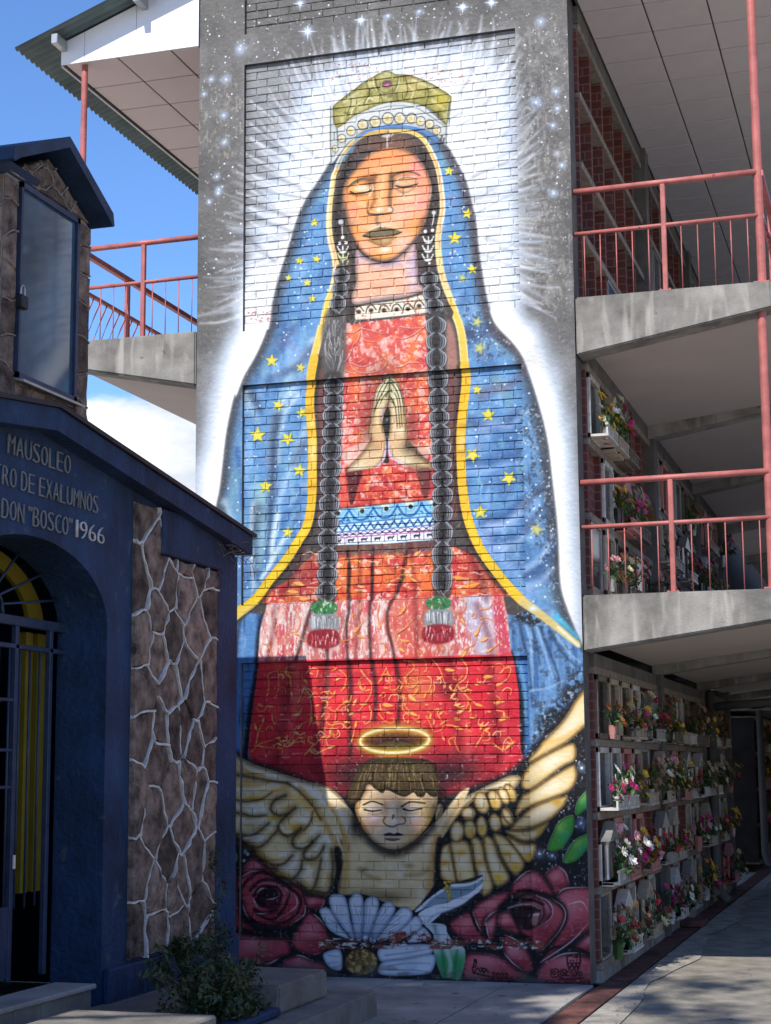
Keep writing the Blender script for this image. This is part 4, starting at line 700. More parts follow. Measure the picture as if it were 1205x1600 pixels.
for pts,w in [((-100,300,70,335,250,370,470,405),5),((-100,520,70,525,150,542,270,525,350,475),2.6),((-100,620,70,622,200,652,310,645),3.2),((-100,790,70,785,200,800,330,705),4.5),((130,862,260,885,390,765),4),((205,900,330,1010,430,1015,505,950),5),((365,1045,480,1135,560,1070,580,985),5),((545,1155,640,1220,690,1130,722,975),5),((680,1225,780,1225,810,1050,800,900),5),((455,495,370,535,342,600,395,645,480,632),4.5),((525,590,430,680,402,750,465,805,545,765),4.5),((570,745,508,830,530,892,620,885,705,800),4.5),((655,845,592,930,610,978,690,965,745,880),4.5),((470,405,560,470,660,580,720,680),2.4),((590,760,640,700,660,620),2)]:
    L('6b5028',Z13(*pts),w*2.8,w*1.8,f=w*2.8,a=.5); L('33260f',Z13(*pts),w*.8,w*.5,f=w*1.0,a=.72)
for pts in [(80,260,200,310,400,350),(100,450,220,450,330,430),(90,580,200,600,320,580)]: L('fff8e8',Z13(*pts),6,4,f=6,a=.55)
for pts in [(90,690,200,690,300,670),(150,820,260,800),(420,720,450,770,500,770),(545,850,570,880,620,860)]: L('fdf6e4',Z13(*pts),4,3,f=4,a=.6)
for pts in [(70,250,200,330,300,350),(360,470,470,430),(240,930,330,980,440,970),(400,1080,500,1110),(590,1150,650,1190)]: L('d6952c',Z13(*pts),5,4,f=5,a=.55)
P('15110f',Z13(820,900,870,900,885,1050,850,1230,790,1240,830,1080),f=6,a=.95)
# right wing
arm=Z15(-120,1130,0,960,100,830,200,720,300,660,420,600,560,540,640,560,560,660,420,650,330,690,230,770,150,860,60,990,-40,1120)
for pts,y in [((640,600,715,455,1000,300,1062,330,1050,425,950,482,720,645),None),((640,700,720,652,1000,472,1062,482,1060,585,980,672,720,772,600,840),None),((560,940,720,782,980,690,984,745,940,802,850,882,700,942),[(920,740,'d9a12c')]),((520,955,700,950,852,888,822,952,752,1022,640,1032),[(790,960,'d9a12c')]),((530,990,640,1042,750,1052,762,1100,722,1182,680,1192,600,1112),[(700,1150)]),((430,985,520,1000,620,1112,667,1192,652,1252,590,1292,500,1172),[(600,1230),(540,1130,'e0a93a')]),((350,1005,430,1020,480,1152,552,1292,530,1352,450,1372,390,1242),[(470,1310)]),((260,1025,340,1030,382,1202,432,1362,400,1432,350,1442,310,1302),[(330,1200,'e0a93a')]),((110,1040,240,1040,282,1202,292,1335,160,1342,120,1152),[(190,1120,'e0a93a')]),((30,1100,100,1050,132,1202,152,1342,60,1335,15,1250),[(60,1200,'d79a35')]),((520,780,570,820,580,900,520,930,480,880),None)]:
    shape(Z15,pts,yel=y)
f1=Z15(700,420,760,350,830,262,930,160,1000,70,1050,-20,1130,-120,1190,-160,1180,120,1110,185,1000,285,850,372,712,442)
shape(None,[q for q in f1],ef=5); L('e8b04a',Z15(820,300,950,260,1080,180),6,4,f=6,a=.5)
P('f0d8a0',arm,f=3); C(arm,f=3); L('fbf2de',Z15(-60,1040,100,850,300,690,520,590),10,6,f=8,a=.8); L('c9902f',Z15(-40,1110,150,840,330,690,480,640),6,5,f=7,a=.6); E('4c3a20',arm,f=4,a=.6); U()
for cx,cy,rx,ry,rot,yl in [(560,670,42,75,-.5,1),(510,690,40,72,-.45,0),(440,725,50,80,-.35,1),(345,745,58,85,-.3,0),(245,825,55,52,0,0),(540,850,34,70,-.5,0),(445,895,48,70,-.2,0),(345,925,42,82,-.1,1),(255,945,50,72,-.1,1),(158,962,55,80,.1,0)]:
    q=Z15(cx,cy)[0]; pp=circ(q,rx/4.82,ry/4.82,12,rot); shape(None,pp,ef=3.4); 
    if yl: C(pp); G('e9b32c',(q[0],q[1]+4),5,7,a=.8); U()
for pts in [(380,690,410,780,420,820),(100,1040,60,1060)]: L('2a1e10',Z15(*pts),3,2,f=2,a=.7)
# ---------- angel's body and head
body=[(524,1300)]+Z14(60,960,20,800,-60,680,-120,560,-60,560,30,640,140,740,220,880,350,1010,480,1045,640,965,740,880,850,760,930,660,1000,580,1060,560,1000,700,900,860,830,980,800,1060,795,1200,790,1300,720,1400,640,1510,500,1490,250,1390,40,1380,60,1200,80,1080)
P('ecd3a0',body,f=4); C(body,f=3); N('f6e6c4',150,90,141,.5,.72,.7); L('fff4da',Z14(-80,600,40,740,120,900),12,12,f=12,a=.7); L('c08a3a',Z14(-40,700,40,860,90,1000,90,1200,70,1380),12,10,f=12,a=.6); L('c08a3a',Z14(960,640,880,800,790,980,770,1200,740,1380),13,10,f=13,a=.65); L('fbeed2',Z14(980,610,900,740,820,880),8,8,f=8,a=.7)
L('2a2019',Z14(180,780,230,900,340,1015,480,1060,640,985,760,860),13,13,f=14,a=.85); L('a4824e',Z14(200,1190,260,1240,350,1270),6,6,f=8,a=.6); L('a4824e',Z14(560,1240,680,1230,740,1190),6,6,f=8,a=.6); G('8f7040',Z14(590,1165)[0],7,4,a=.7); G('8f7040',Z14(240,1190)[0],6,3,a=.6); G('8d7246',Z14(300,1380)[0],50,8,a=.6); G('6d5636',Z14(420,1420)[0],26,7,a=.7); L('3a2c1a',Z14(40,980,40,1200,20,1380),8,8,f=8,a=.85); L('3a2c1a',Z14(820,980,800,1200,790,1330),7,6,f=7,a=.8)
U()
L('15110f',Z14(830,960,815,1080,810,1320),9,7,f=6,a=.9)
P('e2c28c',Z14(810,690,845,690,850,730,830,775,795,800),f=2.5); L('6b4d28',Z14(840,695,835,740,805,790),2,2,f=1.5,a=.8)
G('14100f',Z14(830,600)[0],12,16,a=.8); G('14100f',Z14(170,860)[0],10,16,a=.7)
af=Z14(240,590,270,530,400,540,560,560,700,560,800,600,805,700,765,800,705,890,635,960,545,1017,470,1037,390,1022,308,970,240,890,190,800,165,725,180,668)
P('1d1712',[(x,y+1) for x,y in af],f=5,a=.8); P('ecd0a4',af,f=1.5); C(af,f=1.5)
G('e9bd92',(612,1246),40,8,a=.7); G('f3dcc0',(612,1300),26,20,a=.6); G('e6a98e',Z14(290,830)[0],14,10,a=.6); G('e6a98e',Z14(640,850)[0],14,10,a=.6); G('dfb46c',Z14(740,760)[0],12,22,a=.75); G('dfb46c',Z14(600,940)[0],14,10,a=.6); G('e8d6e2',Z14(310,790)[0],11,5,a=.7); G('e8d6e2',Z14(620,790)[0],11,5,a=.7); G('c39a76',Z14(400,720)[0],6,10,a=.7); G('c39a76',Z14(515,710)[0],6,10,a=.6); G('f9ecd8',Z14(455,760)[0],6,16,a=.7); G('fff6ea',Z14(470,815)[0],4,4,a=.9); E('7a5a34',af,f=4,a=.6); L('c8892f',Z14(180,690,190,780,260,900),5,4,f=5,a=.6); L('d29a3d',Z14(780,700,720,850,640,940),5,5,f=5,a=.5)
for e in [(230,688,300,662,382,688),(530,702,600,666,712,676)]: L('2a1f16',Z14(*e),2.6,2,f=1.5,a=.9)
P('dccbb4',Z14(240,722,260,692,310,684,365,700,372,724,300,734),f=2); P('dccbb4',Z14(545,720,570,690,620,682,670,694,682,715,600,730),f=2)
for e in [(238,726,300,738,372,728),(543,722,600,734,684,718)]: L('1d1814',Z14(*e),2.6,1.6,f=1.2); 
for e in [(270,760,330,765,380,750),(560,752,620,755,660,745)]: L('9a8078',Z14(*e),3,2,f=4,a=.6)
for e in [(398,785,385,818,412,848,460,862,500,842,548,835,556,800,530,780),(460,770,455,800,470,770)]: L('5a4028',Z14(*e),1.8,1.6,f=1.3,a=.85)
P('2a211d',Z14(385,927,430,906,470,916,500,906,540,926,470,934),f=1.2); P('6d5348',Z14(400,950,460,946,515,952,460,968),f=2,a=.85); L('3a2c24',Z14(402,955,460,967,515,957),2,1.5,f=1.2,a=.85); G('d9b6a8',Z14(460,940)[0],12,2,a=.6); U()
ah=Z14(180,420,230,360,320,325,480,318,640,325,765,352,812,450,818,560,800,625,750,615,722,592,700,625,652,622,622,592,560,624,500,610,440,580,402,572,380,597,320,562,282,522,262,522,232,600,190,662,120,684,108,600,150,500)
P('4f3f24',ah,f=2); C(ah,f=1.5)
for i in range(110):
    x=R.uniform(540,686); y=R.uniform(1182,1228); dx=(x-612)*.12
    L(['8d7746','2a2013','a08a55','3a2d18'][R.randint(4)],[(x,y),(x+dx*.5+R.uniform(-1,1),y+10),(x+dx+R.uniform(-2,2),y+20)],1.5,.8,f=1,a=.75)
G('1d1810',(615,1186),60,6,a=.7); E('1d160c',ah,f=4,a=.7); U()
# halo
hq=circ((615,1157),54,19,16,-.03)
P('2a2412',circ((615,1158),48,15,14),f=10,a=.75); G('56542a',(618,1166),26,8,a=.7); L('101010',Z14(290,240,380,190,480,180,600,200,660,240),3,3,f=4,a=.6)
for w_,a_,c_ in [(17,.55,'a89a1e'),(8,.55,'d6c44a'),(3.6,.9,'f6efc4')]: L(c_,hq+[hq[0],hq[1]],w_,w_,f=w_*.8,a=a_)
# ---------- leaves
for pts in [(1175,630,1140,655,1082,720,1058,790,1068,842,1140,792,1180,740),(1035,840,940,882,890,972,848,1097,950,1092,1030,982,1048,900),(1190,960,1145,980,1060,1022,1000,1102,962,1192,1060,1182,1145,1092,1190,1040)]:
    q=Z15(*pts); P('e9f2d6',[(x-.6,y-.6) for x,y in q],f=1.5,a=.7); P('56a83c',q,f=1.5); C(q); c=q[len(q)//2]; m=(sum(a for a,b in q)/len(q),sum(b for a,b in q)/len(q)); G('2fa06a',(m[0]+4,m[1]+6),11,16,rot=.5,a=.85); G('9fd154',(m[0]-5,m[1]-8),8,10,a=.7); E('1d4a22',q,f=2.5,a=.5); U()
P('4f8f42',Z16(-60,60,40,40,92,80,92,150,40,160,-60,150),f=2)
# ---------- roses
def petal(z,pts,fill='c44c58',hi='f3a6aa',edge='1d0a10',lite=True,hc=None):
    q=z(*pts); P('14070b',[(x,y) for x,y in q],f=5,a=.9); P(fill,q,f=1.5); C(q,f=1.2)
    c=(sum(a for a,b in q)/len(q),sum(b for a,b in q)/len(q)); r=max(max(abs(a-c[0]),abs(b-c[1])) for a,b in q)
    G(hi,(c[0]-r*.1,c[1]-r*.2),r*.5,r*.35,a=.6,rot=.4); G('6a1420',(c[0]+r*.2,c[1]+r*.45),r*.5,r*.3,a=.5); E(edge,q,f=4,a=.75); N('e9a8aa',40,14,151,.66,.76,.35); U()
def rim(z,pts,w=2.4,c='f2dfe2'): L(c,z(*pts),w,w*.6,f=1.8,a=.85,prof=1)
for a in [(-60,180,40,220,90,260,100,560,150,700,250,800,100,770,-60,730),(-60,790,40,800,300,852,540,862,582,990,480,1042,390,1092,200,1082,-60,1010),(520,1062,650,1012,780,1062,892,1092,892,1165,560,1135),(740,620,850,702,922,832,922,932,820,1012,660,982,580,882,660,722),(700,470,892,492,850,592,720,582),(120,240,210,118,330,190,415,262,300,242,180,272)]: petal(Z16,a)
petal(Z16,(90,330,200,242,400,272,520,362,640,382,712,522,690,652,560,752,400,755,260,742,160,642,118,500),fill='bd4652')
for pts,w in [((200,420,300,330,450,340,540,420,545,500,500,600,400,690,260,640),5),((230,470,300,390,420,390,480,440,470,520,400,560,300,560,240,500),5),((100,430,180,320,300,250,420,300,560,380),4),((560,400,640,460,660,560,580,680,420,750),5),((240,600,320,630,440,600),6),((300,440,360,400,440,430),4),((160,640,260,720,380,745),5)]: L('16080c',Z16(*pts),w,w*.7,f=w*.7,a=.85)
P('120709',Z16(270,450,360,405,450,430,470,560,400,590,300,570,250,520),f=6,a=.9); P('5d1a24',Z16(330,520,460,490,480,570,360,590),f=5,a=.8)
for a in [(255,445,300,405,350,400),(340,505,420,495,475,460),(130,545,150,620,195,685),(250,630,310,635,375,628),(500,380,545,430,540,490),(600,450,632,520,600,590,440,695),(705,560,690,650,560,745),(175,380,240,315),(770,630,840,690,890,760),(630,1012,700,1025,770,1060),(800,1008,860,990),(225,490,245,540,262,580),(720,810,810,840),(880,500,870,550,840,592),(480,1040,400,1085,340,1095),(140,210,210,125),(515,810,560,870),(600,835,630,815),(120,300,200,250,300,240)]: rim(Z16,a)
for a in [(880,282,950,222,1110,212,1190,240,1190,470,980,612,780,742,850,622,942,452,930,352),(750,802,830,722,1000,692,1120,722,1190,760,1190,900,760,895),(1000,652,1120,542,1190,520,1190,690,1040,672),(795,120,890,54,952,110,972,202,870,268,830,192),(230,700,350,690,480,722,600,812,650,875,250,885,202,800),(90,490,180,412,260,400,300,502,372,622,200,602),(540,292,560,182,640,112,710,90,790,142,852,272,700,252)]: petal(Z18,a)
for a in [(260,392,350,302,510,242,522,292,470,352,440,392,350,462,330,552),(490,560,580,602,682,692,712,802,660,835,560,762,498,690),(700,262,830,302,912,352,942,422,900,522,760,682,700,642,620,560,560,420,600,320)]: petal(Z18,a,fill='c8505a')
for a in [(350,470,440,402,440,502,402,622,380,612,358,530),(450,412,520,390,572,442,602,552,520,542,438,482),(720,272,800,302,852,372,832,442,740,502,780,420,770,340),(600,300,700,262,720,300,640,330)]: petal(Z18,a,fill='d4626a')
P('13080b',Z18(560,380,620,345,740,350,770,400,740,490,660,530,600,500,560,440),f=6,a=.85); P('d58f88',Z18(690,440,740,400,755,405,740,480,700,490),f=4,a=.8); L('e8d6d6',Z18(520,370,600,345,700,345,755,370),3,2,f=2,a=.6); P('efd3cc',Z18(710,405,755,402,750,420,712,422),f=1.5,a=.8)
for pts,w in [((470,350,560,310,700,310,780,340),5),((540,290,620,240,760,260,860,300,940,380,940,470,880,560,790,680),5),((610,560,680,600,720,720,730,870),6),((740,760,840,660,1000,650,1100,690),5),((250,400,300,520,330,560),4)]: L('15070b',Z18(*pts),w,w*.8,f=w*.7,a=.85)
for a in [(350,460,400,410,440,388),(358,470,372,540,390,610),(850,300,920,350,945,420,900,530,770,680),(730,275,810,310,850,370,835,440,740,505),(1115,470,980,612,790,740,755,765),(500,565,580,600,660,680),(830,745,920,700,1010,690,1090,700),(890,60,945,110,970,190),(265,400,300,490,325,535),(560,185,640,115,700,92),(890,260,950,222,1110,214),(500,690,560,760,640,820),(800,110,880,60),(960,340,1060,320,1110,390)]: rim(Z18,a)
# ---------- lily
L('10131a',Z17(755,312,850,222,960,142)+[(751,1370)],5,4,f=4,a=.9)
P('8ea6b6',Z17(755,312,850,222,960,142,1060,105)+Z18(140,190,250,180,335,140,330,200,300,260,180,330)+Z17(1010,240,880,272),f=1.5); G('6d8a9a',(715,1392),20,6,a=.6,rot=.3)
P('eef3f8',Z17(755,312,850,222,960,142,970,160,880,220,800,300),f=1.5); P('eef3f8',Z18(110,195,250,185,335,140,325,165,240,205,130,215),f=2)
P('f1f5fa',Z17(780,332,880,272,1010,242)+Z18(130,305,240,262,335,190,325,235,280,275,200,340,120,385,40,410)+Z17(870,400,820,392),f=1.5); L('9db2c4',Z17(850,390,900,340,1000,310,1060,300),4,3,f=4,a=.6); L('26303c',Z18(40,415,120,385,210,340,285,280),4,4,f=4,a=.8)
P('dfe8ea',Z17(800,392,870,398,980,412,1000,472,1050,542,1142,602,1100,815,980,815,902,602,892,482),f=2); C(Z17(800,392,870,398,980,412,1000,472,1050,542,1142,602,1100,815,980,815,902,602,892,482)); P('3aa05a',Z17(900,640,1150,640,1120,840,950,840),f=26,a=.95); L('ecf4ee',Z17(1000,580,1030,700,1020,800),7,5,f=5,a=.6); L('2a6a48',Z17(970,600,990,800),4,4,f=5,a=.6); L('2a6a48',Z17(1080,600,1060,800),4,4,f=5,a=.6); L('8da0a4',Z17(900,420,930,520,960,600),7,6,f=7,a=.6); U()
for x,y in [(985,95),(1015,90),(1000,120),(985,140),(1025,140),(1005,165),(1020,190),(1015,215)]: D('c9a22a',[Z17(x,y)[0]],r=2.6,f=2); D('efd25a',[Z17(x-6,y-4)[0]],r=1.3)
# ---------- white flower
def wp(pts):
    q=Z17(*pts); P('16202e',q,f=5,a=.85); P('e9eff7',q,f=1.3); C(q); c=(sum(a for a,b in q)/len(q),sum(b for a,b in q)/len(q)); G('c3d0e2',(c[0],c[1]+6),9,12,a=.5); E('6f86a6',q,f=3,a=.7); U()
for a in [(35,310,110,290,190,420,262,512,220,510,110,450),(800,432,862,472,862,522,700,545),(720,372,770,345,806,392,790,452,640,522,560,522),(610,322,680,280,736,322,700,402,550,522,470,517),(490,292,560,236,606,282,580,352,460,522,410,517),(110,202,170,180,232,212,270,382,300,517,240,472,130,312),(375,242,430,195,482,232,470,332,400,517,360,517,365,382),(258,232,310,175,362,212,367,352,350,522,310,517,280,382),(80,622,200,600,212,742,140,742,88,690),(500,582,700,560,882,560,892,622,800,672,520,692),(520,690,700,660,902,632,902,742,820,785,510,785)]: wp(a)
for i in range(26):
    t=-2.75+i*.1; r0=26; r1=R.uniform(45,80); c=Z17(385,540)[0]
    L('5b7090',[(c[0]+r0*.4*np.cos(t),c[1]+r0*.4*np.sin(t)),(c[0]+r1*np.cos(t),c[1]+r1*np.sin(t)*.9)],1.4,.7,f=1,a=.6)
for pts in [(540,640,700,620,880,590),(560,720,700,700,880,700),(560,750,720,750,860,760),(110,640,190,650),(110,700,190,690)]: L('6f86a6',Z17(*pts),2,1.2,f=2,a=.6)
P('241a12',circ(Z17(360,690)[0],28,23,14),f=5,a=.9); P('8a6a38',circ(Z17(360,690)[0],25,20,14),f=3); C(circ(Z17(360,690)[0],25,20,14)); N('d6b878',26,26,161,.52,.62,.85); N('4d3518',26,26,162,.55,.66,.8); U()
# chipped course
C([(498,1466),(720,1468),(850,1470),(850,1484),(498,1482)],f=3,s=0); N('8a4a3a',60,20,171,.45,.55,.9); N('e8e6e0',30,14,172,.58,.64,.9); U()
C([(606,1456),(672,1456),(672,1472),(606,1472)],f=3,s=0); N('9a4a36',40,24,173,.52,.56,.95); U()
# dirt at the foot
C([(318,1500),(930,1518),(930,1550),(318,1540)],f=16,s=0); N('6e6a66',120,40,181,.35,.65,.55); U()
L('1c1714',[(680,1534),(700,1530),(716,1535),(700,1538)],3,3,f=3,a=.8)
# ---------- writing
ink='2a0f12'
def st(pts,w=2.2): L(ink,pts,w,w,f=1,a=.92)
def dig2(x,y,h): st([(x,y-h*.72),(x+h*.12,y-h*.95),(x+h*.4,y-h),(x+h*.55,y-h*.75),(x+h*.3,y-h*.4),(x,y)],1.7); st([(x,y),(x+h*.6,y-1)],1.7)
def dig0(x,y,h): q=circ((x+h*.3,y-h*.5),h*.28,h*.48,9); st(q+[q[0],q[1]],1.7)
h=8
dig2(769,1528,h); dig0(775.5,1528,h); dig2(782.5,1528.5,h); dig2(789,1529,h)
for pts in [(275,790,285,760,300,750,290,790,270,800,280,840),(280,830,310,800,330,830,345,805,350,835,370,815,385,830),(285,835,340,850,400,862),(330,800,370,805)]: st(Z18(*pts),2)
D(ink,[Z18(291,745)[0]],r=2.4)
q=Z18(840,812,885,808,888,858,842,862); st([q[0],q[1],q[2],q[3],q[0]],1.6); qq=circ(Z18(862,836)[0],2.6,2.8,8); st(qq+[qq[0]],1.8)
# @c5.vo
c=Z18(920,840)[0]; qq=circ(c,2.6,3,8); st(qq+[qq[0]],1.8); st([(c[0]+3,c[1]-2),(c[0]+4,c[1]+3),(c[0]+7,c[1]+1),(c[0]+6,c[1]-5),(c[0],c[1]-6),(c[0]-6,c[1]-2),(c[0]-5,c[1]+4),(c[0],c[1]+6)],1.6)
st(Z18(968,822,952,826,948,845,955,858,970,852),1.5); st(Z18(1005,815,985,818,984,834,1000,836,1004,850,985,860),1.5); D(ink,[Z18(1012,858)[0]],r=1.3); st(Z18(1018,815,1022,852),1.5);st(Z18(1036,812,1024,852),1.5); qq=circ(Z18(1050,843)[0],2.4,2.8,8); st(qq+[qq[0]],1.5); st(Z18(900,878,980,880,1070,872),2)
m=Z18(955,715,1050,695,1052,760,1035,808,1022,770,1008,808,992,770,972,808,958,765); L(ink,m+[m[0]],2,2,f=1,s=0); st(Z18(958,765,1050,762),1.8); P(ink,Z18(990,722,1035,708,1035,728),f=1,s=0); D(ink,[Z18(980,748)[0],Z18(1000,746)[0],Z18(1025,742)[0]],r=1.2)
# overall weathering
N('ffffff',14,14,191,.80,.86,.25); N('3a3632',300,500,192,.68,.9,.12)

# ------------------------------------------------------------------ the ground
g = MB(); g.poly([(-400, -400, -.06), (400, -400, -.06), (400, 400, -.06), (-400, 400, -.06)]); tag(g.build('ground', 'earth'), kind='structure')
rd = MB(); rd.poly([(1.95, -40, -.012), (9.5, -40, -.012), (9.5, 90, -.012), (1.95, 90, -.012)]); tag(rd.build('road', 'asphalt'), kind='structure')
pv = MB(); pv.box(-9, 1.64, -40, -0.002, -.05, -.014); pv = tag(pv.build('pavement', 'concrete_dark'), kind='structure')
slab_meshes = {}
ys = [-40, -30, -20, -14, -10.2, -8.9, -7.6, -6.35, -5.1, -3.85, -2.6, -1.3, -0.004]
xs = [-9, -5, -2.6, -1.25, .10, 1.0, 1.638]
for i in range(len(xs) - 1):
    for j in range(len(ys) - 1):
        b = MB(); b.box(xs[i] + .006, xs[i + 1] - .006, ys[j] + .006, ys[j + 1] - .006, -.04, RND.uniform(-.0035, .0005), c=.004); b.build('paving_slab', 'pavement', pv)
st = MB(); L_, R_ = [], []
for k in range(140):
    y = -14 + k * .42; R_.append((2.10 + .05 * math.sin(k * .7) + RND.uniform(-.045, .045), y, -.004)); L_.append((1.872, y, -.004))
for k in range(139): st.poly([L_[k], R_[k], R_[k + 1], L_[k + 1]])
st.prism([(1.872, -14, -.004), (1.872, 44, -.004), (1.872, 44, -.06), (1.872, -14, -.06)], (.012, 0, 0)); tag(st.build('road_edge', 'strip'), kind='structure')
gu = MB(); gu.box(1.642, 1.868, -14, 44, -.08, -.05); gu = tag(gu.build('gutter', 'concrete_dark'), kind='structure')
y = -6.0
while y < 24:
    l = RND.uniform(.52, .7); b = MB(); b.box(1.650 + RND.uniform(0, .006), 1.862 - RND.uniform(0, .006), y + .008, y + l - .008, -.05, -.010 + RND.uniform(-.007, .004), c=.005); b.build('gutter_cover', 'gutter_red', gu); y += l
blk = MB(); blk.box(1.66, 1.90, 4.75, 5.15, -.01, .055, c=.012); tag(blk.build('gutter_block', 'gutter_red'), 'short red painted block set across the gutter at the foot of the niches', 'block')

# ------------------------------------------------------------------ the painted end wall
MIMG = bpy.data.images.new('mural_paint', MW, MH, alpha=False); MIMG.colorspace_settings.name = 'sRGB'
px_ = np.ones((MH, MW, 4), np.float32); px_[..., :3] = np.clip(CV[::-1], 0, 1); MIMG.pixels.foreach_set(px_.ravel()); MIMG.update(); MIMG.pack()
WALL = bpy.data.objects.new('mural_wall', bpy.data.meshes.new('mural_wall')); COL.objects.link(WALL)
def mural_mat(name, gain, lift, liftcol, bump, bsc, lo=.84, hi=1.04):
    m, t, b, N_, lk = nodes(name); tcn = N_('TexCoord'); tcn.object = WALL
    mpn = N_('Mapping'); mpn.inputs['Rotation'].default_value = (math.radians(-90), 0, 0)
    sp = N_('SeparateXYZ'); lk(tcn.outputs['Object'], sp.inputs[0])
    ux = N_('MapRange'); ux.inputs['From Min'].default_value = MX0 / 1000; ux.inputs['From Max'].default_value = MX1 / 1000; lk(sp.outputs['X'], ux.inputs['Value'])
    uz = N_('MapRange'); uz.inputs['From Min'].default_value = 0; uz.inputs['From Max'].default_value = MZ1 / 1000; lk(sp.outputs['Z'], uz.inputs['Value'])
    cb = N_('CombineXYZ'); lk(ux.outputs[0], cb.inputs[0]); lk(uz.outputs[0], cb.inputs[1])
    im = N_('TexImage'); im.image = MIMG; im.interpolation = 'Cubic'; im.extension = 'EXTEND'; lk(cb.outputs[0], im.inputs['Vector'])
    n1 = N_('TexNoise'); n1.inputs['Scale'].default_value = 5; n1.inputs['Detail'].default_value = 9; n1.inputs['Roughness'].default_value = .65; lk(tcn.outputs['Object'], n1.inputs['Vector'])
    mr = N_('MapRange'); mr.inputs['From Min'].default_value = .3; mr.inputs['From Max'].default_value = .7; mr.inputs['To Min'].default_value = gain * lo; mr.inputs['To Max'].default_value = gain * hi; lk(n1.outputs['Fac'], mr.inputs['Value'])
    vm = N_('VectorMath'); vm.operation = 'SCALE'; lk(im.outputs['Color'], vm.inputs[0]); lk(mr.outputs[0], vm.inputs['Scale'])
    colr = vm.outputs[0]
    n3 = N_('TexNoise'); n3.inputs['Scale'].default_value = 30; n3.inputs['Detail'].default_value = 7; lk(tcn.outputs['Object'], n3.inputs['Vector'])
    mr2 = N_('MapRange'); mr2.inputs['From Min'].default_value = .60; mr2.inputs['From Max'].default_value = .72; mr2.inputs['To Max'].default_value = lift; lk(n3.outputs['Fac'], mr2.inputs['Value'])
    mxn = N_('Mix'); mxn.data_type = 'RGBA'; mxn.inputs['B'].default_value = (*liftcol, 1); lk(mr2.outputs[0], mxn.inputs['Factor']); lk(colr, mxn.inputs['A']); lk(mxn.outputs['Result'], b.inputs['Base Color'])
    n2 = N_('TexNoise'); n2.inputs['Scale'].default_value = bsc; n2.inputs['Detail'].default_value = 6; lk(tcn.outputs['Object'], n2.inputs['Vector'])
    bp = N_('Bump'); bp.inputs['Strength'].default_value = bump; bp.inputs['Distance'].default_value = .012; lk(n2.outputs['Fac'], bp.inputs['Height']); lk(bp.outputs['Normal'], b.inputs['Normal'])
    b.inputs['Roughness'].default_value = .62; b.inputs['Specular IOR Level'].default_value = .3; MATS[name] = m; return m
mural_mat('mural_plaster', .86, .28, (.5, .48, .46), .55, 26); mural_mat('mural_brick', .88, .22, (.62, .56, .52), .5, 38); mural_mat('mural_joint', .80, .3, (.5, .47, .45), .6, 50, .45, 1.75)
mural_mat('mural_joint_pale', .72, .8, (.55, .48, .46), .6, 50, .5, 1.5)
WX0, WX1, PX0, PX1, WT = -1.605, 1.612, -1.19, 1.18, .25
PANELS = [(.262, 2.447), (2.915, 4.752), (5.212, 7.56), (7.835, 8.9)]
fw = MB()
def fbox(x0, x1, z0, z1):
    i = len(fw.f); fw.box(x0, x1, 0, WT, z0, z1)
    for k in range(i, len(fw.f)):
        if all(abs(fw.v[q][1]) < 1e-6 for q in fw.f[k]): fw.mi[k] = 1
fbox(WX0, PX0, 0, 8.9); fbox(PX1, WX1, 0, 8.9)
zb = [0, .262, 2.447, 2.915, 4.752, 5.212, 7.56, 7.835]
for k in range(0, 8, 2): fbox(PX0, PX1, zb[k], zb[k + 1])
tmp = fw.mesh('mural_wall', ['concrete_dark', 'mural_plaster']); WALL.data = tmp
tag(WALL, 'tall end wall painted with a praying woman in a blue starred mantle and a winged child', 'mural wall')
fm = MB(); fm.box(PX0, PX1, .0415, WT - .01, 2.447, 8.9); fm.build('mortar_bed', 'mural_joint', WALL)
fm = MB(); fm.box(PX0, PX1, .0415, WT - .01, .262, 2.447); fm.build('mortar_bed', 'mural_joint_pale', WALL)
# bricks: three worn shapes share their mesh; the 300 largest in view are parts, the rest one part
BL, BH, JT = .2005, .0688, .0062
def brick_shape(seed):
    r = random.Random(seed); b = MB(); hx, hz = (BL - JT) / 2, (BH - JT) / 2; c = .0035
    b.box(-hx, hx, 0, .03, -hz, hz, c=c)
    b.v = [(x + r.uniform(-.0012, .0012), y + (r.uniform(-.0008, .0008) if y < .02 else 0), z + r.uniform(-.0012, .0012)) for x, y, z in b.v]
    return b
shapes = [brick_shape(k) for k in range(5)]; bmeshes = [s.mesh('brick', 'mural_brick') for s in shapes]
cells = []
for pi_, (z0, z1) in enumerate(PANELS):
    n = int(round((z1 - z0) / BH)); h = (z1 - z0) / n
    for r in range(n):
        zc = z0 + (r + .5) * h; x = PX0 + (0 if (r + pi_) % 2 else -BL / 2) + RND.uniform(-.006, .006)
        while x < PX1 - .02:
            a, b = max(x, PX0 + .001), min(x + BL, PX1 - .001)
            if b - a > .035: cells.append(((b - a) * h, (a + b) / 2, zc + RND.uniform(-.0012, .0012), (b - a - JT) / (BL - JT) * RND.uniform(.982, 1.012), (h - JT) / (BH - JT) * RND.uniform(.95, 1.035), pi_))
            x += BL + RND.uniform(-.004, .004)
inA = sorted([c for c in cells if c[5] == 2], key=lambda c: -c[0])[:300]; keep = set(id(c) for c in inA)
rest = MB()
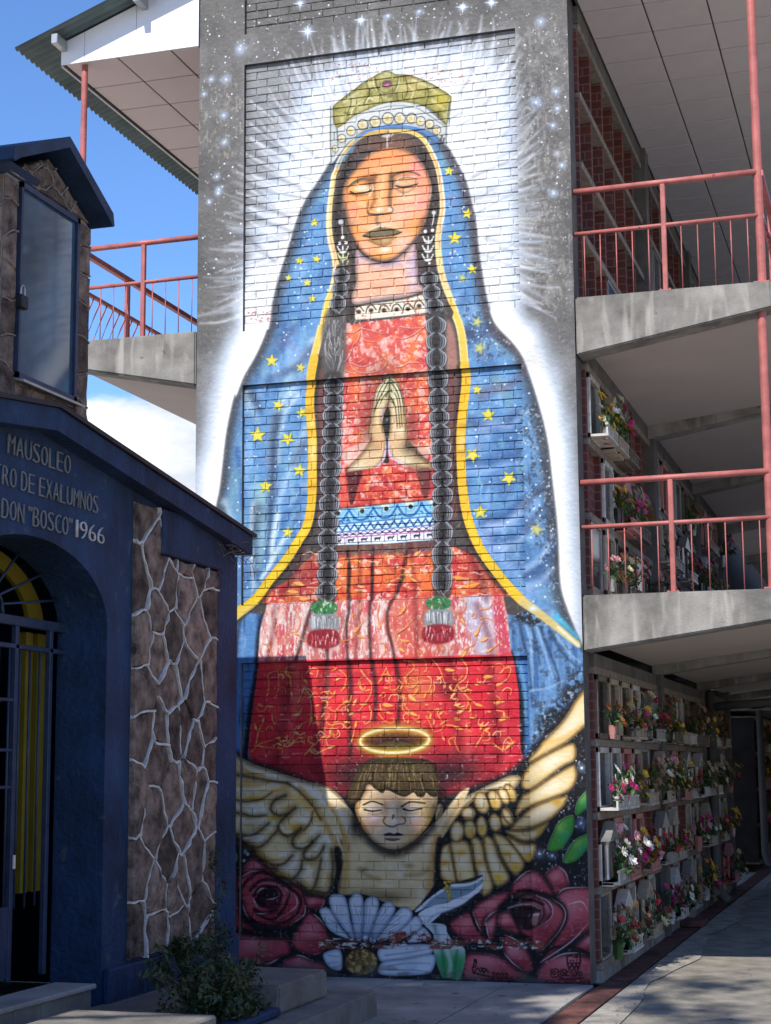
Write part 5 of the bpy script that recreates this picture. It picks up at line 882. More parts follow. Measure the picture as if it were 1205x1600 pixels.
for c in cells:
    k = RND.randrange(5); dy = .032 + RND.uniform(-.0035, .003); tw = RND.uniform(-.008, .008)
    if id(c) in keep:
        o = link('brick', bmeshes[k], WALL); o.location = (c[1], dy, c[2]); o.scale = (c[3], 1, c[4]); o.rotation_euler = (RND.uniform(-.03, .03), tw * .6, tw)
    else:
        i = len(rest.v); s = shapes[k]; a = RND.uniform(-.03, .03)
        rest.v += [(c[1] + x * c[3], dy + y + x * tw + z * a, c[2] + z * c[4] + x * tw * .6) for x, y, z in s.v]; rest.f += [tuple(i + q for q in f) for f in s.f]; rest.mi += [0] * len(s.f)
tag(rest.build('brick_courses', 'mural_brick', WALL), kind='stuff')

# ------------------------------------------------------------------ the gallery building behind the wall
GB = tag(empty('niche_gallery', (0, .3, 0)), 'three storey niche gallery of grey concrete with red railed balconies behind the mural', 'building')
GBI = Matrix.Translation((0, -.3, 0))
def gpart(name, mb, mat, parent=None, fix=True, smooth=False):
    o = mb.build(name, mat, parent or GB, fix, smooth)
    if parent is None: o.matrix_parent_inverse = GBI
    return o
YB = 10.4
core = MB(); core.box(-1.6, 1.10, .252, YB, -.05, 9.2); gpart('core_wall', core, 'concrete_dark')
BEAMS = [0.0, 3.62, 7.24]
for lv, (zt, zw, ztip) in enumerate([(2.885, 2.466, 2.672), (5.24, 4.785, 5.042)]):
    for side, xw, xt in ((1, 1.618, 3.11), (-1, -1.611, -2.86)):
        s = MB(); s.prism([(xw, .24, zt), (xt, .24, zt), (xt, .24, zt - .15), (xw, .24, zt - .33)], (0, 25.0, 0)); gpart('balcony_slab', s, ['plaster_soffit'])
        for by in BEAMS + ([10.86, 14.5] if side > 0 else [10.86]):
            b = MB(); y0 = by - .004 if by == 0 else by
            b.prism([(xw + .004 * side, y0, zt + .012), (xt + .02 * side, y0, zt + .012), (xt + .02 * side, y0, ztip), (xw + .004 * side, y0, zw)], (0, .24, 0)); ob = gpart('cantilever_beam', b, 'concrete')
            if by == 0:
                bb = bmesh.new(); bb.from_mesh(ob.data); bmesh.ops.bevel(bb, geom=bb.edges[:], offset=.012, segments=2, affect='EDGES'); bb.to_mesh(ob.data); bb.free()
# roof: sheets, ceilings, end boards, purlins
def roofz(x): return 8.0 + .356 * (2.885 - abs(x))
for side in (-1, 1):
    xe = -3.27 if side < 0 else 3.75
    rs = MB(); n = 620; y0 = -.24
    for k in range(n):
        y = y0 + k * .0225; dz = .013 * math.sin(y * 2 * math.pi / .09)
        for x in (0.0, xe * .5, xe): rs.v.append((x, y, roofz(x) + .028 + dz))
    for k in range(n - 1):
        for q in (0, 1): rs.f.append((3 * k + q, 3 * k + q + 1, 3 * k + q + 4, 3 * k + q + 3)); rs.mi.append(0)
    gpart('roof_sheet', rs, 'roof_sheet', fix=False, smooth=True)
    for px in ((-2.90, -2.12, -1.3) if side < 0 else (1.3, 2.1, 2.9)):
        pu = MB(); z = roofz(px) - .045; pu.box(px - .03, px + .03, -.21, 10.2, z - .045, z + .045, c=.004); gpart('purlin', pu, 'alu')
# end boards of the roof (three boards each side)
for x0, x1 in ((-2.93, -2.705), (-2.700, -2.205), (-2.200, -1.612), (1.62, 2.2), (2.205, 2.9), (2.905, 3.5)):
    b = MB(); b.prism([(x0, -.018, 7.785), (x1, -.018, 7.785), (x1, -.018, roofz(x1) - .0), (x0, -.018, roofz(x0) - .0)], (0, .016, 0)); gpart('end_board', b, 'fascia_white')
tile = {}
def panel_field(xs_, ys_, z, mat):
    for i in range(len(xs_) - 1):
        for j in range(len(ys_) - 1):
            key = (round(xs_[i + 1] - xs_[i], 3), round(ys_[j + 1] - ys_[j], 3), mat)
            if key not in tile:
                b = MB(); b.box(.007, key[0] - .007, .009, key[1] - .009, 0, .014, c=.003); tile[key] = b.mesh('ceiling_panel', mat)
            o = link('ceiling_panel', tile[key], GB); o.location = (xs_[i], ys_[j] - .3, z + RND.uniform(0, .002))
panel_field([-2.90, -2.39, -1.88, -1.615], [0.0 + .55 * k for k in range(20)], 7.785, 'soffit_panel')
panel_field([1.66, 2.17, 2.68, 3.19, 3.6], [.40 + .55 * k for k in range(-1, 28)], 7.80, 'ceiling_tile')
b = MB(); b.box(-2.92, -1.62, -.002, 11, 7.80, 7.82); gpart('ceiling_backing', b, 'concrete_dark')
b = MB(); b.box(1.64, 3.62, -.002, 16, 7.815, 7.835); gpart('ceiling_backing', b, 'concrete_dark')
b = MB(); b.box(-2.935, -2.915, 0, 11, 7.77, 7.87); gpart('eave_trim', b, 'alu')
# niche lattice on the corridor side: shelves, brick partitions, back wall, bay columns
NX0, NX1 = 1.12, 1.645
NW, CELLS = .58, []
BAYS = [(.27, 6), (3.90, 6), (7.53, 4)]
FLOORS = [(.10, 2.34, 4), (2.95, 4.75, 3), (5.26, 7.62, 4)]
for y0, n in BAYS:
    for c in range(n): CELLS.append(y0 + c * NW)
for fi, (z0, z1, nr) in enumerate(FLOORS):
    h = (z1 - z0) / nr
    for bi, (y0, n) in enumerate(BAYS):
        for r in range(nr + 1):
            b = MB(); b.box(NX0, NX1 + .012, y0, y0 + n * NW, z0 + r * h - .03, z0 + r * h + .03, c=.004); gpart('niche_shelf', b, 'mortar_grey')
        for c in range(n + 1):
            b = MB()
            for r in range(nr):
                b.box(NX0, NX1 - .004, y0 + c * NW - .035, y0 + c * NW + .035, z0 + r * h + .03, z0 + (r + 1) * h - .03)
            gpart('niche_partition', b, 'brick_red')
    for cy in (3.78, 7.4, 10.24):
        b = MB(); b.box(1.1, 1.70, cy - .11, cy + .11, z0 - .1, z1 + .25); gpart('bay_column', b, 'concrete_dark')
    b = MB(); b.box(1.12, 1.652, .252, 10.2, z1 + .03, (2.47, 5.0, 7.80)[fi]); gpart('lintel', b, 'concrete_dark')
b = MB(); b.box(1.1, 1.66, .252, 10.3, -.03, .068, c=.01); gpart('niche_plinth', b, 'concrete')
# second block past the gap
B2 = tag(empty('far_niche_block', (0, 14.6, 0)), 'farther niche block past the dark gap, at the end of the corridor', 'building')
b = MB(); b.box(-1.6, 1.2, 0, 14, -.05, 7.5); b.build('core_wall', 'gap_shade', B2)
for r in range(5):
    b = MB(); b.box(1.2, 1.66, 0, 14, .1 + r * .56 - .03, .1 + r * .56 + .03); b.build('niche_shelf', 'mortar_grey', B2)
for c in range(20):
    b = MB(); b.box(1.2, 1.64, c * .7 - .03, c * .7 + .03, .1, 2.34); b.build('niche_partition', 'brick_red' if c else 'gap_shade', B2)
b = MB(); b.box(1.0, 3.1, -.1, 14, 2.45, 2.9); b.build('balcony_slab', 'concrete', B2)

OB = tag(empty('skylight_blocker', (9, 15, 0)), 'plain grey block added beyond the picture edge to shade the corridor', 'building')  # unseen block, added to cut skylight from the right and darken the corridor
b = MB(); b.box(-2.6, 3, -12, 30, 0, 5.2); b.build('wall', 'concrete_dark', OB); b = MB(); b.box(-2.9, 3.2, -12.3, 30.3, 5.202, 5.5); b.build('roof', 'roof_sheet', OB)
# ------------------------------------------------------------------ railings and posts
def railing(label, xw, xt, zt, posts, bal, y=.06, pole=None):
    e = tag(empty('balcony_railing', ((xw + xt) / 2, y, zt)), label, 'railing'); inv = Matrix.Translation((-(xw + xt) / 2, -y, -zt))
    def p(name, mb, sm=True):
        o = mb.build(name, 'red_paint', e, smooth=sm); o.matrix_parent_inverse = inv
    m = MB(); m.tube([(xw, y, zt + .885), (xt, y, zt + .895)], .024, 12); p('top_rail', m)
    m = MB(); m.tube([(xw, y, zt + .535), (xt, y, zt + .545)], .017, 10); p('middle_rail', m)
    for x in posts:
        m = MB(); m.box(x - .019, x + .019, y - .019, y + .019, zt, zt + .875, c=.004); p('post', m, False)
        m = MB(); m.box(x - .05, x + .05, y - .045, y + .045, zt - .004, zt + .010, c=.003); m.tube([(x - .035, y - .03, zt + .01), (x - .035, y - .03, zt + .02)], .008, 6); m.tube([(x + .035, y - .03, zt + .01), (x + .035, y - .03, zt + .02)], .008, 6); p('base_plate', m, False)
    for x in bal:
        m = MB(); m.tube([(x, y, zt), (x, y, zt + .535)], .0048, 6); p('baluster', m)
    return e
def bars(x0, x1, n, skip): return [x0 + (x1 - x0) * (k + .5) / n for k in range(n) if all(abs(x0 + (x1 - x0) * (k + .5) / n - s) > .05 for s in skip)]
railing('red end railing of the top balcony beside the woman\'s face', 1.615, 3.05, 5.25, [2.325], bars(1.63, 3.03, 11, [2.325]))
railing('red end railing of the first balcony beside the mural\'s belt', 1.615, 3.05, 2.895, [2.31], bars(1.63, 3.03, 11, [2.31]))
railing('red end railing against the sky by the stone turret', -2.74, -1.615, 5.20, [-2.135], bars(-2.72, -1.62, 9, [-2.135]))
def pole(x, y, z0, z1, label, r=.032):
    m = MB(); m.tube([(x, y, z0), (x, y, z1)], r, 14); m.box(x - .06, x + .06, y - .06, y + .06, z0, z0 + .012); tag(m.build('roof_post', 'red_paint', smooth=False), label, 'post')
pole(3.06, .08, 5.25, 7.82, 'red pipe post from the top balcony up to the tiled ceiling', .034)
pole(3.045, .08, 2.90, 5.05, 'red pipe post between the two balconies', .034)
pole(-2.735, .06, 5.20, 7.80, 'red pipe post under the roof corner behind the turret', .028)
# long outer railings running back, with bellied bars
def long_railing(label, x, zt, side, ylen, step):
    e = tag(empty('balcony_railing', (x, 0, zt)), label, 'railing'); inv = Matrix.Translation((-x, 0, -zt))
    def p(name, mb, sm=True): o = mb.build(name, 'red_paint', e, smooth=sm); o.matrix_parent_inverse = inv
    m = MB(); m.box(x - .022, x + .022, .06, ylen, zt + .86, zt + .905); p('top_rail', m, False)
    m = MB(); m.box(x - .015, x + .015, .06, ylen, zt + .52, zt + .55); p('middle_rail', m, False)
    y = 1.0
    while y < ylen:
        m = MB(); m.box(x - .02, x + .02, y - .02, y + .02, zt, zt + .86); p('post', m, False); y += 1.75
    y = .2
    while y < ylen:
        m = MB(); m.tube([(x, y, zt + .53), (x + side * .05, y, zt + .42), (x + side * .13, y, zt + .22), (x + side * .12, y, zt + .12), (x + side * .03, y, zt + .06), (x, y, zt)], .007, 5); p('baluster', m); y += step
long_railing('long red railing with bellied bars running back from the turret side', -2.74, 5.20, -1, 8, .13)
long_railing('long red railing running back along the top balcony over the corridor', 3.08, 5.25, 1, 12, .16)

# ------------------------------------------------------------------ stone cladding
def clip_poly(poly, nx, ny, d):
    o = []
    for i in range(len(poly)):
        a, b = poly[i], poly[(i + 1) % len(poly)]; da, db = a[0] * nx + a[1] * ny - d, b[0] * nx + b[1] * ny - d
        if da <= 0: o.append(a)
        if da * db < 0: t = da / (da - db); o.append((a[0] + (b[0] - a[0]) * t, a[1] + (b[1] - a[1]) * t))
    return o
def cladding(parent, inv, to3d, region, cw, ch, seed, joint, joint_mat, drop=.1, depth=.035):
    """irregular stones in a flat region (u, v); to3d(u, v, w) gives the point at height w off the wall"""
    r = random.Random(seed); u0, u1 = min(p[0] for p in region), max(p[0] for p in region); v0, v1 = min(p[1] for p in region), max(p[1] for p in region)
    nu, nv = max(1, round((u1 - u0) / cw)), max(1, round((v1 - v0) / ch)); seeds = []
    for i in range(nu):
        for j in range(nv): seeds.append((u0 + (u1 - u0) * (i + .5 + r.uniform(-.42, .42)) / nu, v0 + (v1 - v0) * (j + (.25 if i % 2 else .75) + r.uniform(-.36, .36)) / nv))
    ridge = MB(); k = ch / cw * .72
    for a, s in enumerate(seeds):
        poly = list(region); 
        for b, q in enumerate(seeds):
            if a == b: continue
            nx, ny = (q[0] - s[0]) * k, (q[1] - s[1]) / k; d = nx * (s[0] + q[0]) / 2 + ny * (s[1] + q[1]) / 2
            poly = clip_poly(poly, nx, ny, d)
            if len(poly) < 3: break
        if len(poly) < 3: continue
        cu, cv = sum(p[0] for p in poly) / len(poly), sum(p[1] for p in poly) / len(poly)
        pts = []
        for i in range(len(poly)):
            A, B = poly[i], poly[(i + 1) % len(poly)]; l = math.hypot(B[0] - A[0], B[1] - A[1]); n = max(1, int(l / .07))
            for t in range(n): pts.append((A[0] + (B[0] - A[0]) * t / n, A[1] + (B[1] - A[1]) * t / n))
        def inset(p, d):
            l = math.hypot(p[0] - cu, p[1] - cv) + 1e-6; f = max(0, 1 - d / l); return (cu + (p[0] - cu) * f, cv + (p[1] - cv) * f)
        h = depth * r.uniform(.55, 1.15); b = MB(); n = len(pts)
        base = [inset(p, joint * .35) for p in pts]; rim = [inset(p, joint * .6 + r.uniform(0, .012)) for p in pts]; top = [inset(p, joint + .05 + r.uniform(0, .03)) for p in pts]
        b.v = [to3d(*p, .0) for p in base] + [to3d(*p, h * r.uniform(.6, .85)) for p in rim] + [to3d(*p, h * r.uniform(.8, 1.15)) for p in top] + [to3d(cu, cv, h * r.uniform(.85, 1.1))]
        for i in range(n):
            j = (i + 1) % n; b.f += [(i, j, n + j, n + i), (n + i, n + j, 2 * n + j, 2 * n + i), (2 * n + i, 2 * n + j, 3 * n)]; b.mi += [0, 0, 0]
        o = b.build('stone', 'stone', parent); o.matrix_parent_inverse = inv
        for i in range(len(poly)):
            A, B = poly[i], poly[(i + 1) % len(poly)]
            on_edge = any(abs(A[q] - lim) < 1e-4 and abs(B[q] - lim) < 1e-4 for q, lim in ((0, u0), (0, u1), (1, v0), (1, v1)))
            if (A[0], A[1]) < (B[0], B[1]) and not on_edge and r.random() > drop:
                l = math.hypot(B[0] - A[0], B[1] - A[1])
                if l < .03: continue
                n2 = max(2, int(l / .05)); du, dv = (B[0] - A[0]) / l, (B[1] - A[1]) / l; ph = r.uniform(0, 6); prev = None
                for t in range(n2 + 1):
                    f = t / n2; wob = .010 * math.sin(ph + f * 5) + r.uniform(-.003, .003); x, y = A[0] + (B[0] - A[0]) * f - dv * wob, A[1] + (B[1] - A[1]) * f + du * wob; w = joint * r.uniform(.75, 1.25) * .55; hh = depth * r.uniform(.55, .95)
                    cur = [to3d(x - dv * w, y + du * w, .004), to3d(x - dv * w * .7, y + du * w * .7, hh), to3d(x + dv * w * .7, y - du * w * .7, hh), to3d(x + dv * w, y - du * w, .004)]
                    if prev:
                        for q in range(3): ridge.poly([prev[q], prev[q + 1], cur[q + 1], cur[q]])
                    else: ridge.poly(cur)
                    prev = cur
                ridge.poly(prev[::-1])
    o = ridge.build('mortar_joint', joint_mat, parent); o.matrix_parent_inverse = inv; o['kind'] = 'stuff'

# ------------------------------------------------------------------ the blue mausoleum
MX, MYC = -.9, -3.95
MA = tag(empty('mausoleum', (-1.6, MYC, 0)), 'dark blue mausoleum with arched iron door, stone panel and raised lettering', 'mausoleum'); MAI = Matrix.Translation((1.6, -MYC, 0))
def mpart(name, mb, mat, parent=None, fix=True, smooth=False):
    o = mb.build(name, mat, parent or MA, fix, smooth)
    if parent is None: o.matrix_parent_inverse = MAI
    return o
def mtop(y): return 3.61 - .118 * abs(y - MYC)
DH, SPR, RISE = .95, 2.50, .46
def arch(y): 
    t = (y - MYC) / DH
    return SPR + RISE * math.sqrt(max(0, 1 - t * t))
wl = MB(); ysn = [-7.1] + [MYC - DH] + [MYC - DH * math.cos(math.pi * k / 24) for k in range(1, 24)] + [MYC + DH] + [-2.6, -1.6, -.86]
XD = -1.25
for a, b in zip(ysn[:-1], ysn[1:]):
    inn = a >= MYC - DH - 1e-6 and b <= MYC + DH + 1e-6
    za, zb_ = (arch(a), arch(b)) if inn else (0, 0)
    wl.poly([(MX, a, za), (MX, b, zb_), (MX, b, mtop(b)), (MX, a, mtop(a))])
    if inn: wl.poly([(MX, a, za), (MX, b, zb_), (XD, b, zb_), (XD, a, za)])
wl.poly([(MX, MYC - DH, 0), (MX, MYC - DH, SPR), (XD, MYC - DH, SPR), (XD, MYC - DH, 0)]); wl.poly([(MX, MYC + DH, 0), (MX, MYC + DH, SPR), (XD, MYC + DH, SPR), (XD, MYC + DH, 0)])
wl.poly([(MX, -.86, 0), (-4.2, -.86, 0), (-4.2, -.86, 3.29), (MX, -.86, 3.29)]); wl.poly([(MX, -7.1, 0), (-4.2, -7.1, 0), (-4.2, -7.1, 3.29), (MX, -7.1, 3.29)]); wl.poly([(-4.2, -.86, 0), (-4.2, -7.1, 0), (-4.2, -7.1, 3.29), (-4.2, -.86, 3.29)])
mpart('wall', wl, 'navy', fix=False)
b = MB(); b.box(-.9, -.852, -2.98, -.83, -.02, .375, c=.012); mpart('plinth', b, 'navy')
b = MB(); b.box(-.9, -.878, -1.235, -.845, .376, 3.20, c=.008); mpart('pilaster', b, 'navy')
b = MB(); b.box(-.9, -.846, -2.28, -1.236, 3.055, 3.37, c=.01); mpart('lintel_block', b, 'navy')
# roof slab with fascia and dark cap
for nm, x1, dz0, dz1, mt, ov in (('roof_fascia', -.775, .0, .135, 'navy', 0), ('roof_cap', -.752, .137, .165, 'black_iron', .03)):
    b = MB(); P0 = [(x1, -7.25 - ov), (x1, MYC), (x1, -.80 + ov)]
    prof = [(x1, y, mtop(y) - .02 + dz0) for _, y in P0] + [(x1, y, mtop(y) - .02 + dz1) for _, y in P0[::-1]]
    b.prism(prof, (-3.6, 0, 0)); mpart(nm, b, mt)
cladding(MA, MAI, lambda u, v, w: (MX + .002 + w, u, v), [(-2.655, .385), (-1.245, .385), (-1.245, 3.05), (-2.295, 3.05), (-2.295, 3.37), (-2.655, 3.37)][:], .25, .36, 4, .018, 'mortar_white', .08, .046)
# dead twigs hanging at the eave's end
b = MB()
for k in range(26):
    p0 = Vector((-.80 + RND.uniform(-.04, .05), -1.0 + RND.uniform(-.42, .2), 3.22 + RND.uniform(-.08, .03))); d = Vector((RND.uniform(-.05, .12), RND.uniform(-.2, .28), RND.uniform(-.16, .10))); b.tube([p0, p0 + d * .5 + Vector((0, 0, .02)), p0 + d], .0022, 4)
tag(b.build('dry_twigs', 'timber'), 'dry twigs caught under the far end of the mausoleum eave', 'twigs')
# raised letters
def words(text, y0, y1, z0, h, gap=.0, wide=1.0, mat='letter_paint'):
    chars = [c for c in text]; wts = [.45 if c == ' ' else (.5 if c in '"' else (.5 if c == '1' else 1.0)) for c in chars]; tot = sum(wts); y = y0
    for c, wgt in zip(chars, wts):
        cw = (y1 - y0) * wgt / tot
        if c != ' ':
            cu = bpy.data.curves.new('letter', 'FONT'); cu.body = c; cu.size = 1; cu.extrude = .0; cu.resolution_u = 3; cu.offset = -.022
            to = bpy.data.objects.new('letter_tmp', cu); COL.objects.link(to); bpy.context.view_layer.update()
            me = bpy.data.meshes.new_from_object(to.evaluated_get(bpy.context.evaluated_depsgraph_get())); bpy.data.objects.remove(to)
            vx = [v.co.x for v in me.vertices]; vy = [v.co.y for v in me.vertices]; a0, a1, b0, b1 = min(vx), max(vx), min(vy), max(vy)
            bmx = bmesh.new(); bmx.from_mesh(me)
            ex = bmesh.ops.extrude_face_region(bmx, geom=bmx.faces[:]); 
            for v in [q for q in ex['geom'] if isinstance(q, bmesh.types.BMVert)]: v.co.z += 1
            zt = (z0 + h * .72, z0 + h) if c == '"' else (z0, z0 + h)
            for v in bmx.verts:
                yy = y + cw * ((.40, .26) if c == '1' else (.12, .76))[0] + cw * (.34 if c == '1' else .76) * (v.co.x - a0) / max(a1 - a0, 1e-4); zz = zt[0] + (zt[1] - zt[0]) * (v.co.y - b0) / max(b1 - b0, 1e-4)
                v.co = (MX + .001 + .014 * v.co.z, yy, zz)
            bmesh.ops.recalc_face_normals(bmx, faces=bmx.faces); bmx.to_mesh(me); bmx.free(); me.materials.append(MATS[mat])
            o = link('letter', me, MA); o.matrix_parent_inverse = MAI
        y += cw
words('MAUSOLEO', -4.33, -3.55, 3.395, .115)
words('TRO DE EXALUMNOS', -4.47, -3.17, 3.205, .112)
words('DON "BOSCO"', -4.38, -3.52, 3.015, .112)
words('1966', -3.49, -3.07, 3.02, .108, mat='white_paint')
# inside: yellow lined porch, iron gate and fanlight
b = MB(); b.box(-3.2, XD - .9, MYC - 1.3, MYC + 1.3, .3, 3.2); mpart('inner_room', b, 'concrete_dark')
def porch(y0, y1, z0, z1, x0, x1, nm, mt): b = MB(); b.box(x0, x1, y0, y1, z0, z1); return mpart(nm, b, mt)
b = MB()
for k in range(24):
    t0, t1 = math.pi * k / 24, math.pi * (k + 1) / 24; q = []
    for t, R in ((t0, 1), (t1, 1), (t1, .80), (t0, .80)): q.append((XD - .10, MYC - DH * R * math.cos(t), SPR + (RISE + .02) * R * math.sin(t)))
    b.prism(q, (-.03, 0, 0))
mpart('fanlight_arch', b, 'yellow')
for y0, y1 in ((MYC + DH - .13, MYC + DH - .005), (MYC + DH - .28, MYC + DH - .19), (MYC - DH + .005, MYC - DH + .13)): porch(y0, y1, .85, SPR - .04, XD - .12, XD - .07, 'door_jamb', 'yellow')
porch(MYC - .9, MYC + .62, 1.0, SPR - .1, XD - .85, XD - .80, 'inner_panel', 'yellow')
gate = empty('gate'); gate.parent = MA; gate.matrix_parent_inverse = MAI
def gbar(pts, r, nm='gate_bar', n=6): m = MB(); m.tube(pts, r, n); m.build(nm, 'navy_metal', gate, smooth=True)
xg = XD + .04
def gbox(y0, y1, z0, z1, nm='gate_frame', d=.018): m = MB(); m.box(xg - d, xg + d, y0, y1, z0, z1, c=.004); m.build(nm, 'navy_metal', gate)
gbox(MYC - DH, MYC + DH, SPR - .03, SPR + .03); gbox(MYC - DH, MYC + DH, SPR - .17, SPR - .14)
for y in (MYC - DH + .02, MYC - .02, MYC + .34, MYC + DH - .18): gbox(y - .02, y + .02, .36, SPR - .03)
for k in range(1, 8):
    t = math.pi * k / 8; gbar([(xg, MYC - .17 * math.cos(t), SPR + .03 + .15 * math.sin(t)), (xg, MYC - DH * math.cos(t), SPR + RISE * math.sin(t))], .009, 'fanlight_bar')
gbar([(xg, MYC - .18 * math.cos(math.pi * k / 12), SPR + .03 + .16 * math.sin(math.pi * k / 12)) for k in range(13)], .012, 'fanlight_ring')
for k in range(14):
    y = MYC - DH + .10 + k * .125
    if y < MYC + DH - .22: gbar([(xg, y, .78), (xg, y, SPR - .16)], .008)
m = MB(); m.box(xg - .012, xg + .012, MYC - DH + .03, MYC + .33, .38, .80, c=.004); m.build('kick_plate', 'navy_metal', gate)
for z in (2.02, 1.72, 1.50): gbox(MYC + .02, MYC + .34, z - .010, z + .010, 'gate_crossbar', .01)
gbar([(xg, MYC + .34, 2.02), (xg, MYC + .18, 2.02), (xg, MYC + .06, 1.86), (xg, MYC + .06, 1.50)], .009)
m = MB(); m.tube([(xg + .03, MYC + .335, 1.02), (xg + .03, MYC + .335, 1.10)], .012, 8); m.build('gate_handle', 'alu', gate)
# turret
TU = tag(empty('stone_turret', (-1.4, -3.88, 3.4)), 'small stone clad turret with a glazed niche and blue gable on the mausoleum roof', 'turret'); TUI = Matrix.Translation((1.4, 3.88, -3.4))
def tpart(nm, mb, mat, parent=None): 
    o = mb.build(nm, mat, parent or TU); 
    if parent is None: o.matrix_parent_inverse = TUI
    return o
TY0, TY1, TZ0, TZ1, TYC = -4.42, -3.345, 3.64, 5.03, -3.90
WY0, WY1, WZ0, WZ1 = -4.262, -3.525, 3.855, 5.035
b = MB(); b.box(-1.95, -.905, TY0, WY0, TZ0, TZ1); b.box(-1.95, -.905, WY1, TY1, TZ0, TZ1); b.box(-1.95, -.905, WY0, WY1, TZ0, WZ0); b.box(-1.95, -1.5, WY0, WY1, WZ0, TZ1)
b.prism([(-.905, TY0, TZ1), (-.905, TY1, TZ1), (-.905, TYC, TZ1 + .27)], (-1.045, 0, 0)); tpart('core', b, 'mortar_grey')
b = MB(); b.prism([(-.93, -3.36, 3.35), (-.93, -3.05, 3.40), (-.93, -3.345, 3.95)], (-.6, 0, 0)); tpart('buttress', b, 'stone')
f3 = lambda u, v, w: (-.903 + w, u, v)
for reg, cw, ch, sd in (([(TY0, TZ0), (WY0 - .01, TZ0), (WY0 - .01, TZ1), (TY0, TZ1)], .15, .2, 11), ([(WY1 + .01, TZ0), (TY1, TZ0), (TY1, TZ1), (WY1 + .01, TZ1)], .18, .2, 12), ([(WY0 - .005, TZ0), (WY1 + .005, TZ0), (WY1 + .005, WZ0 - .03), (WY0 - .005, WZ0 - .03)], .2, .2, 13), ([(TY0 + .02, TZ1 + .025), (TY1 - .02, TZ1 + .025), (TYC + .03, TZ1 + .26), (TYC - .03, TZ1 + .26)], .17, .13, 14)):
    cladding(TU, TUI, f3, reg, cw, ch, sd, .011, 'mortar_grey', .1, .022)
cladding(TU, TUI, lambda u, v, w: (u, TY0 - .002 - w, v), [(-1.93, TZ0), (-.91, TZ0), (-.91, TZ1), (-1.93, TZ1)], .2, .2, 15, .012, 'mortar_grey', .1, .022)
nf = MB(); xw = -.885
for a in ((WY0, WY0 + .022, WZ0, WZ1), (WY1 - .035, WY1, WZ0, WZ1), (WY0, WY1, WZ1 - .035, WZ1), (WY0, WY1, WZ0, WZ0 + .03)): nf.box(xw - .03, xw + .012, *a)
wf = tpart('window_frame', nf, 'navy_metal')
b = MB(); b.box(xw - .012, xw - .008, WY0 + .02, WY1 - .03, WZ0 + .03, WZ1 - .03); tpart('window_pane', b, 'glass_painted_sky', wf)
b = MB(); b.prism([(xw - .02, WY0 - .01, WZ0 - .02), (xw + .06, WY0 - .01, WZ0 - .035), (xw + .06, WY0 - .01, WZ0 - .02), (xw - .02, WY0 - .01, WZ0 + .0)], (0, WY1 - WY0 + .03, 0)); tpart('window_sill', b, 'alu', wf)
b = MB(); b.box(-1.5, -1.49, WY0, WY1, WZ0, WZ1); tpart('niche_back', b, 'niche_blue')
for sgn, ye in ((-1, TY0 - .13), (1, TY1 + .05)):
    b = MB(); zp = TZ1 + .33; ze = TZ1 + .035
    b.prism([(-.76, TYC, zp), (-.76, TYC, zp + .07), (-.76, ye, ze + .07), (-.76, ye + sgn * .02, ze - .01), (-.76, ye, ze - .02), (-.76, ye - sgn * .06, ze + .02)], (-1.4, 0, 0)); tpart('gable_roof', b, 'navy_smooth')
b = MB(); b.prism([(-.92, TY0 - .14, TZ1 + .0), (-1.42, TY0 - .14, TZ1 + .16), (-1.95, TY0 - .14, TZ1 + .0), (-1.95, TY0 - .14, TZ1 + .07), (-1.42, TY0 - .14, TZ1 + .23), (-.86, TY0 - .14, TZ1 + .07)], (0, .5, 0)); tpart('cross_gable', b, 'navy_smooth')
sm = MB(); sm.lathe([(.10, 0), (.12, .05), (.11, .25), (.085, .42), (.10, .55), (.07, .64), (.035, .67), (.05, .72), (.055, .77), (.04, .82), (.01, .84)], (-1.25, -4.06, WZ0 + .05), 14)
sm.tube([(-1.25, -3.98, WZ0 + .58), (-1.15, -3.92, WZ0 + .50), (-1.10, -3.95, WZ0 + .46)], [.035, .03, .02], 8); sm.tube([(-1.25, -4.14, WZ0 + .58), (-1.15, -4.17, WZ0 + .48), (-1.10, -4.12, WZ0 + .46)], [.035, .03, .02], 8)
tag(sm.build('figurine', 'white_paint', smooth=True), 'pale robed figurine standing behind the turret glass', 'statue')
pl = tag(empty('padlock', (-.86, -4.262, 4.31)), 'black padlock with bright shackle on the turret window', 'padlock')
b = MB(); b.box(-.02, .02, -.03, .05, -.05, .03, c=.006); b.build('lock_body', 'black_iron', pl)
b = MB(); b.tube([(0, -.01, .02), (0, -.01, .07), (0, .005, .09), (0, .025, .09), (0, .035, .07), (0, .035, .02)], .006, 6); b.build('shackle', 'alu', pl)

# ------------------------------------------------------------------ steps, stoop, kerbs
STP = tag(empty('concrete_steps', (.1, -3, 0)), 'two broad worn concrete steps at the foot of the mural', 'steps'); inv = Matrix.Translation((-.1, 3, 0))
def worn(nm, x0, x1, y0, y1, z0, z1, parent, inv_, mat='step_top'):
    b = bmesh.new(); bmesh.ops.create_cube(b, size=1); r = random.Random(3)
    for v in b.verts: v.co = ((x0, x1)[v.co.x > 0] + r.uniform(-.008, .008), (y0, y1)[v.co.y > 0], (z0, z1)[v.co.z > 0] + r.uniform(-.006, .004))
    bmesh.ops.bevel(b, geom=b.edges[:], offset=.014, segments=3, affect='EDGES')
    me = bpy.data.meshes.new(nm); b.to_mesh(me); b.free(); me.materials.append(MATS[mat]); o = link(nm, me, parent)
    if inv_ is not None: o.matrix_parent_inverse = inv_
    return o
worn('lower_step', -.9, .545, -6.2, -1.90, -.03, .165, STP, inv); worn('upper_step', -.3, .33, -3.15, -2.28, .167, .335, STP, inv)
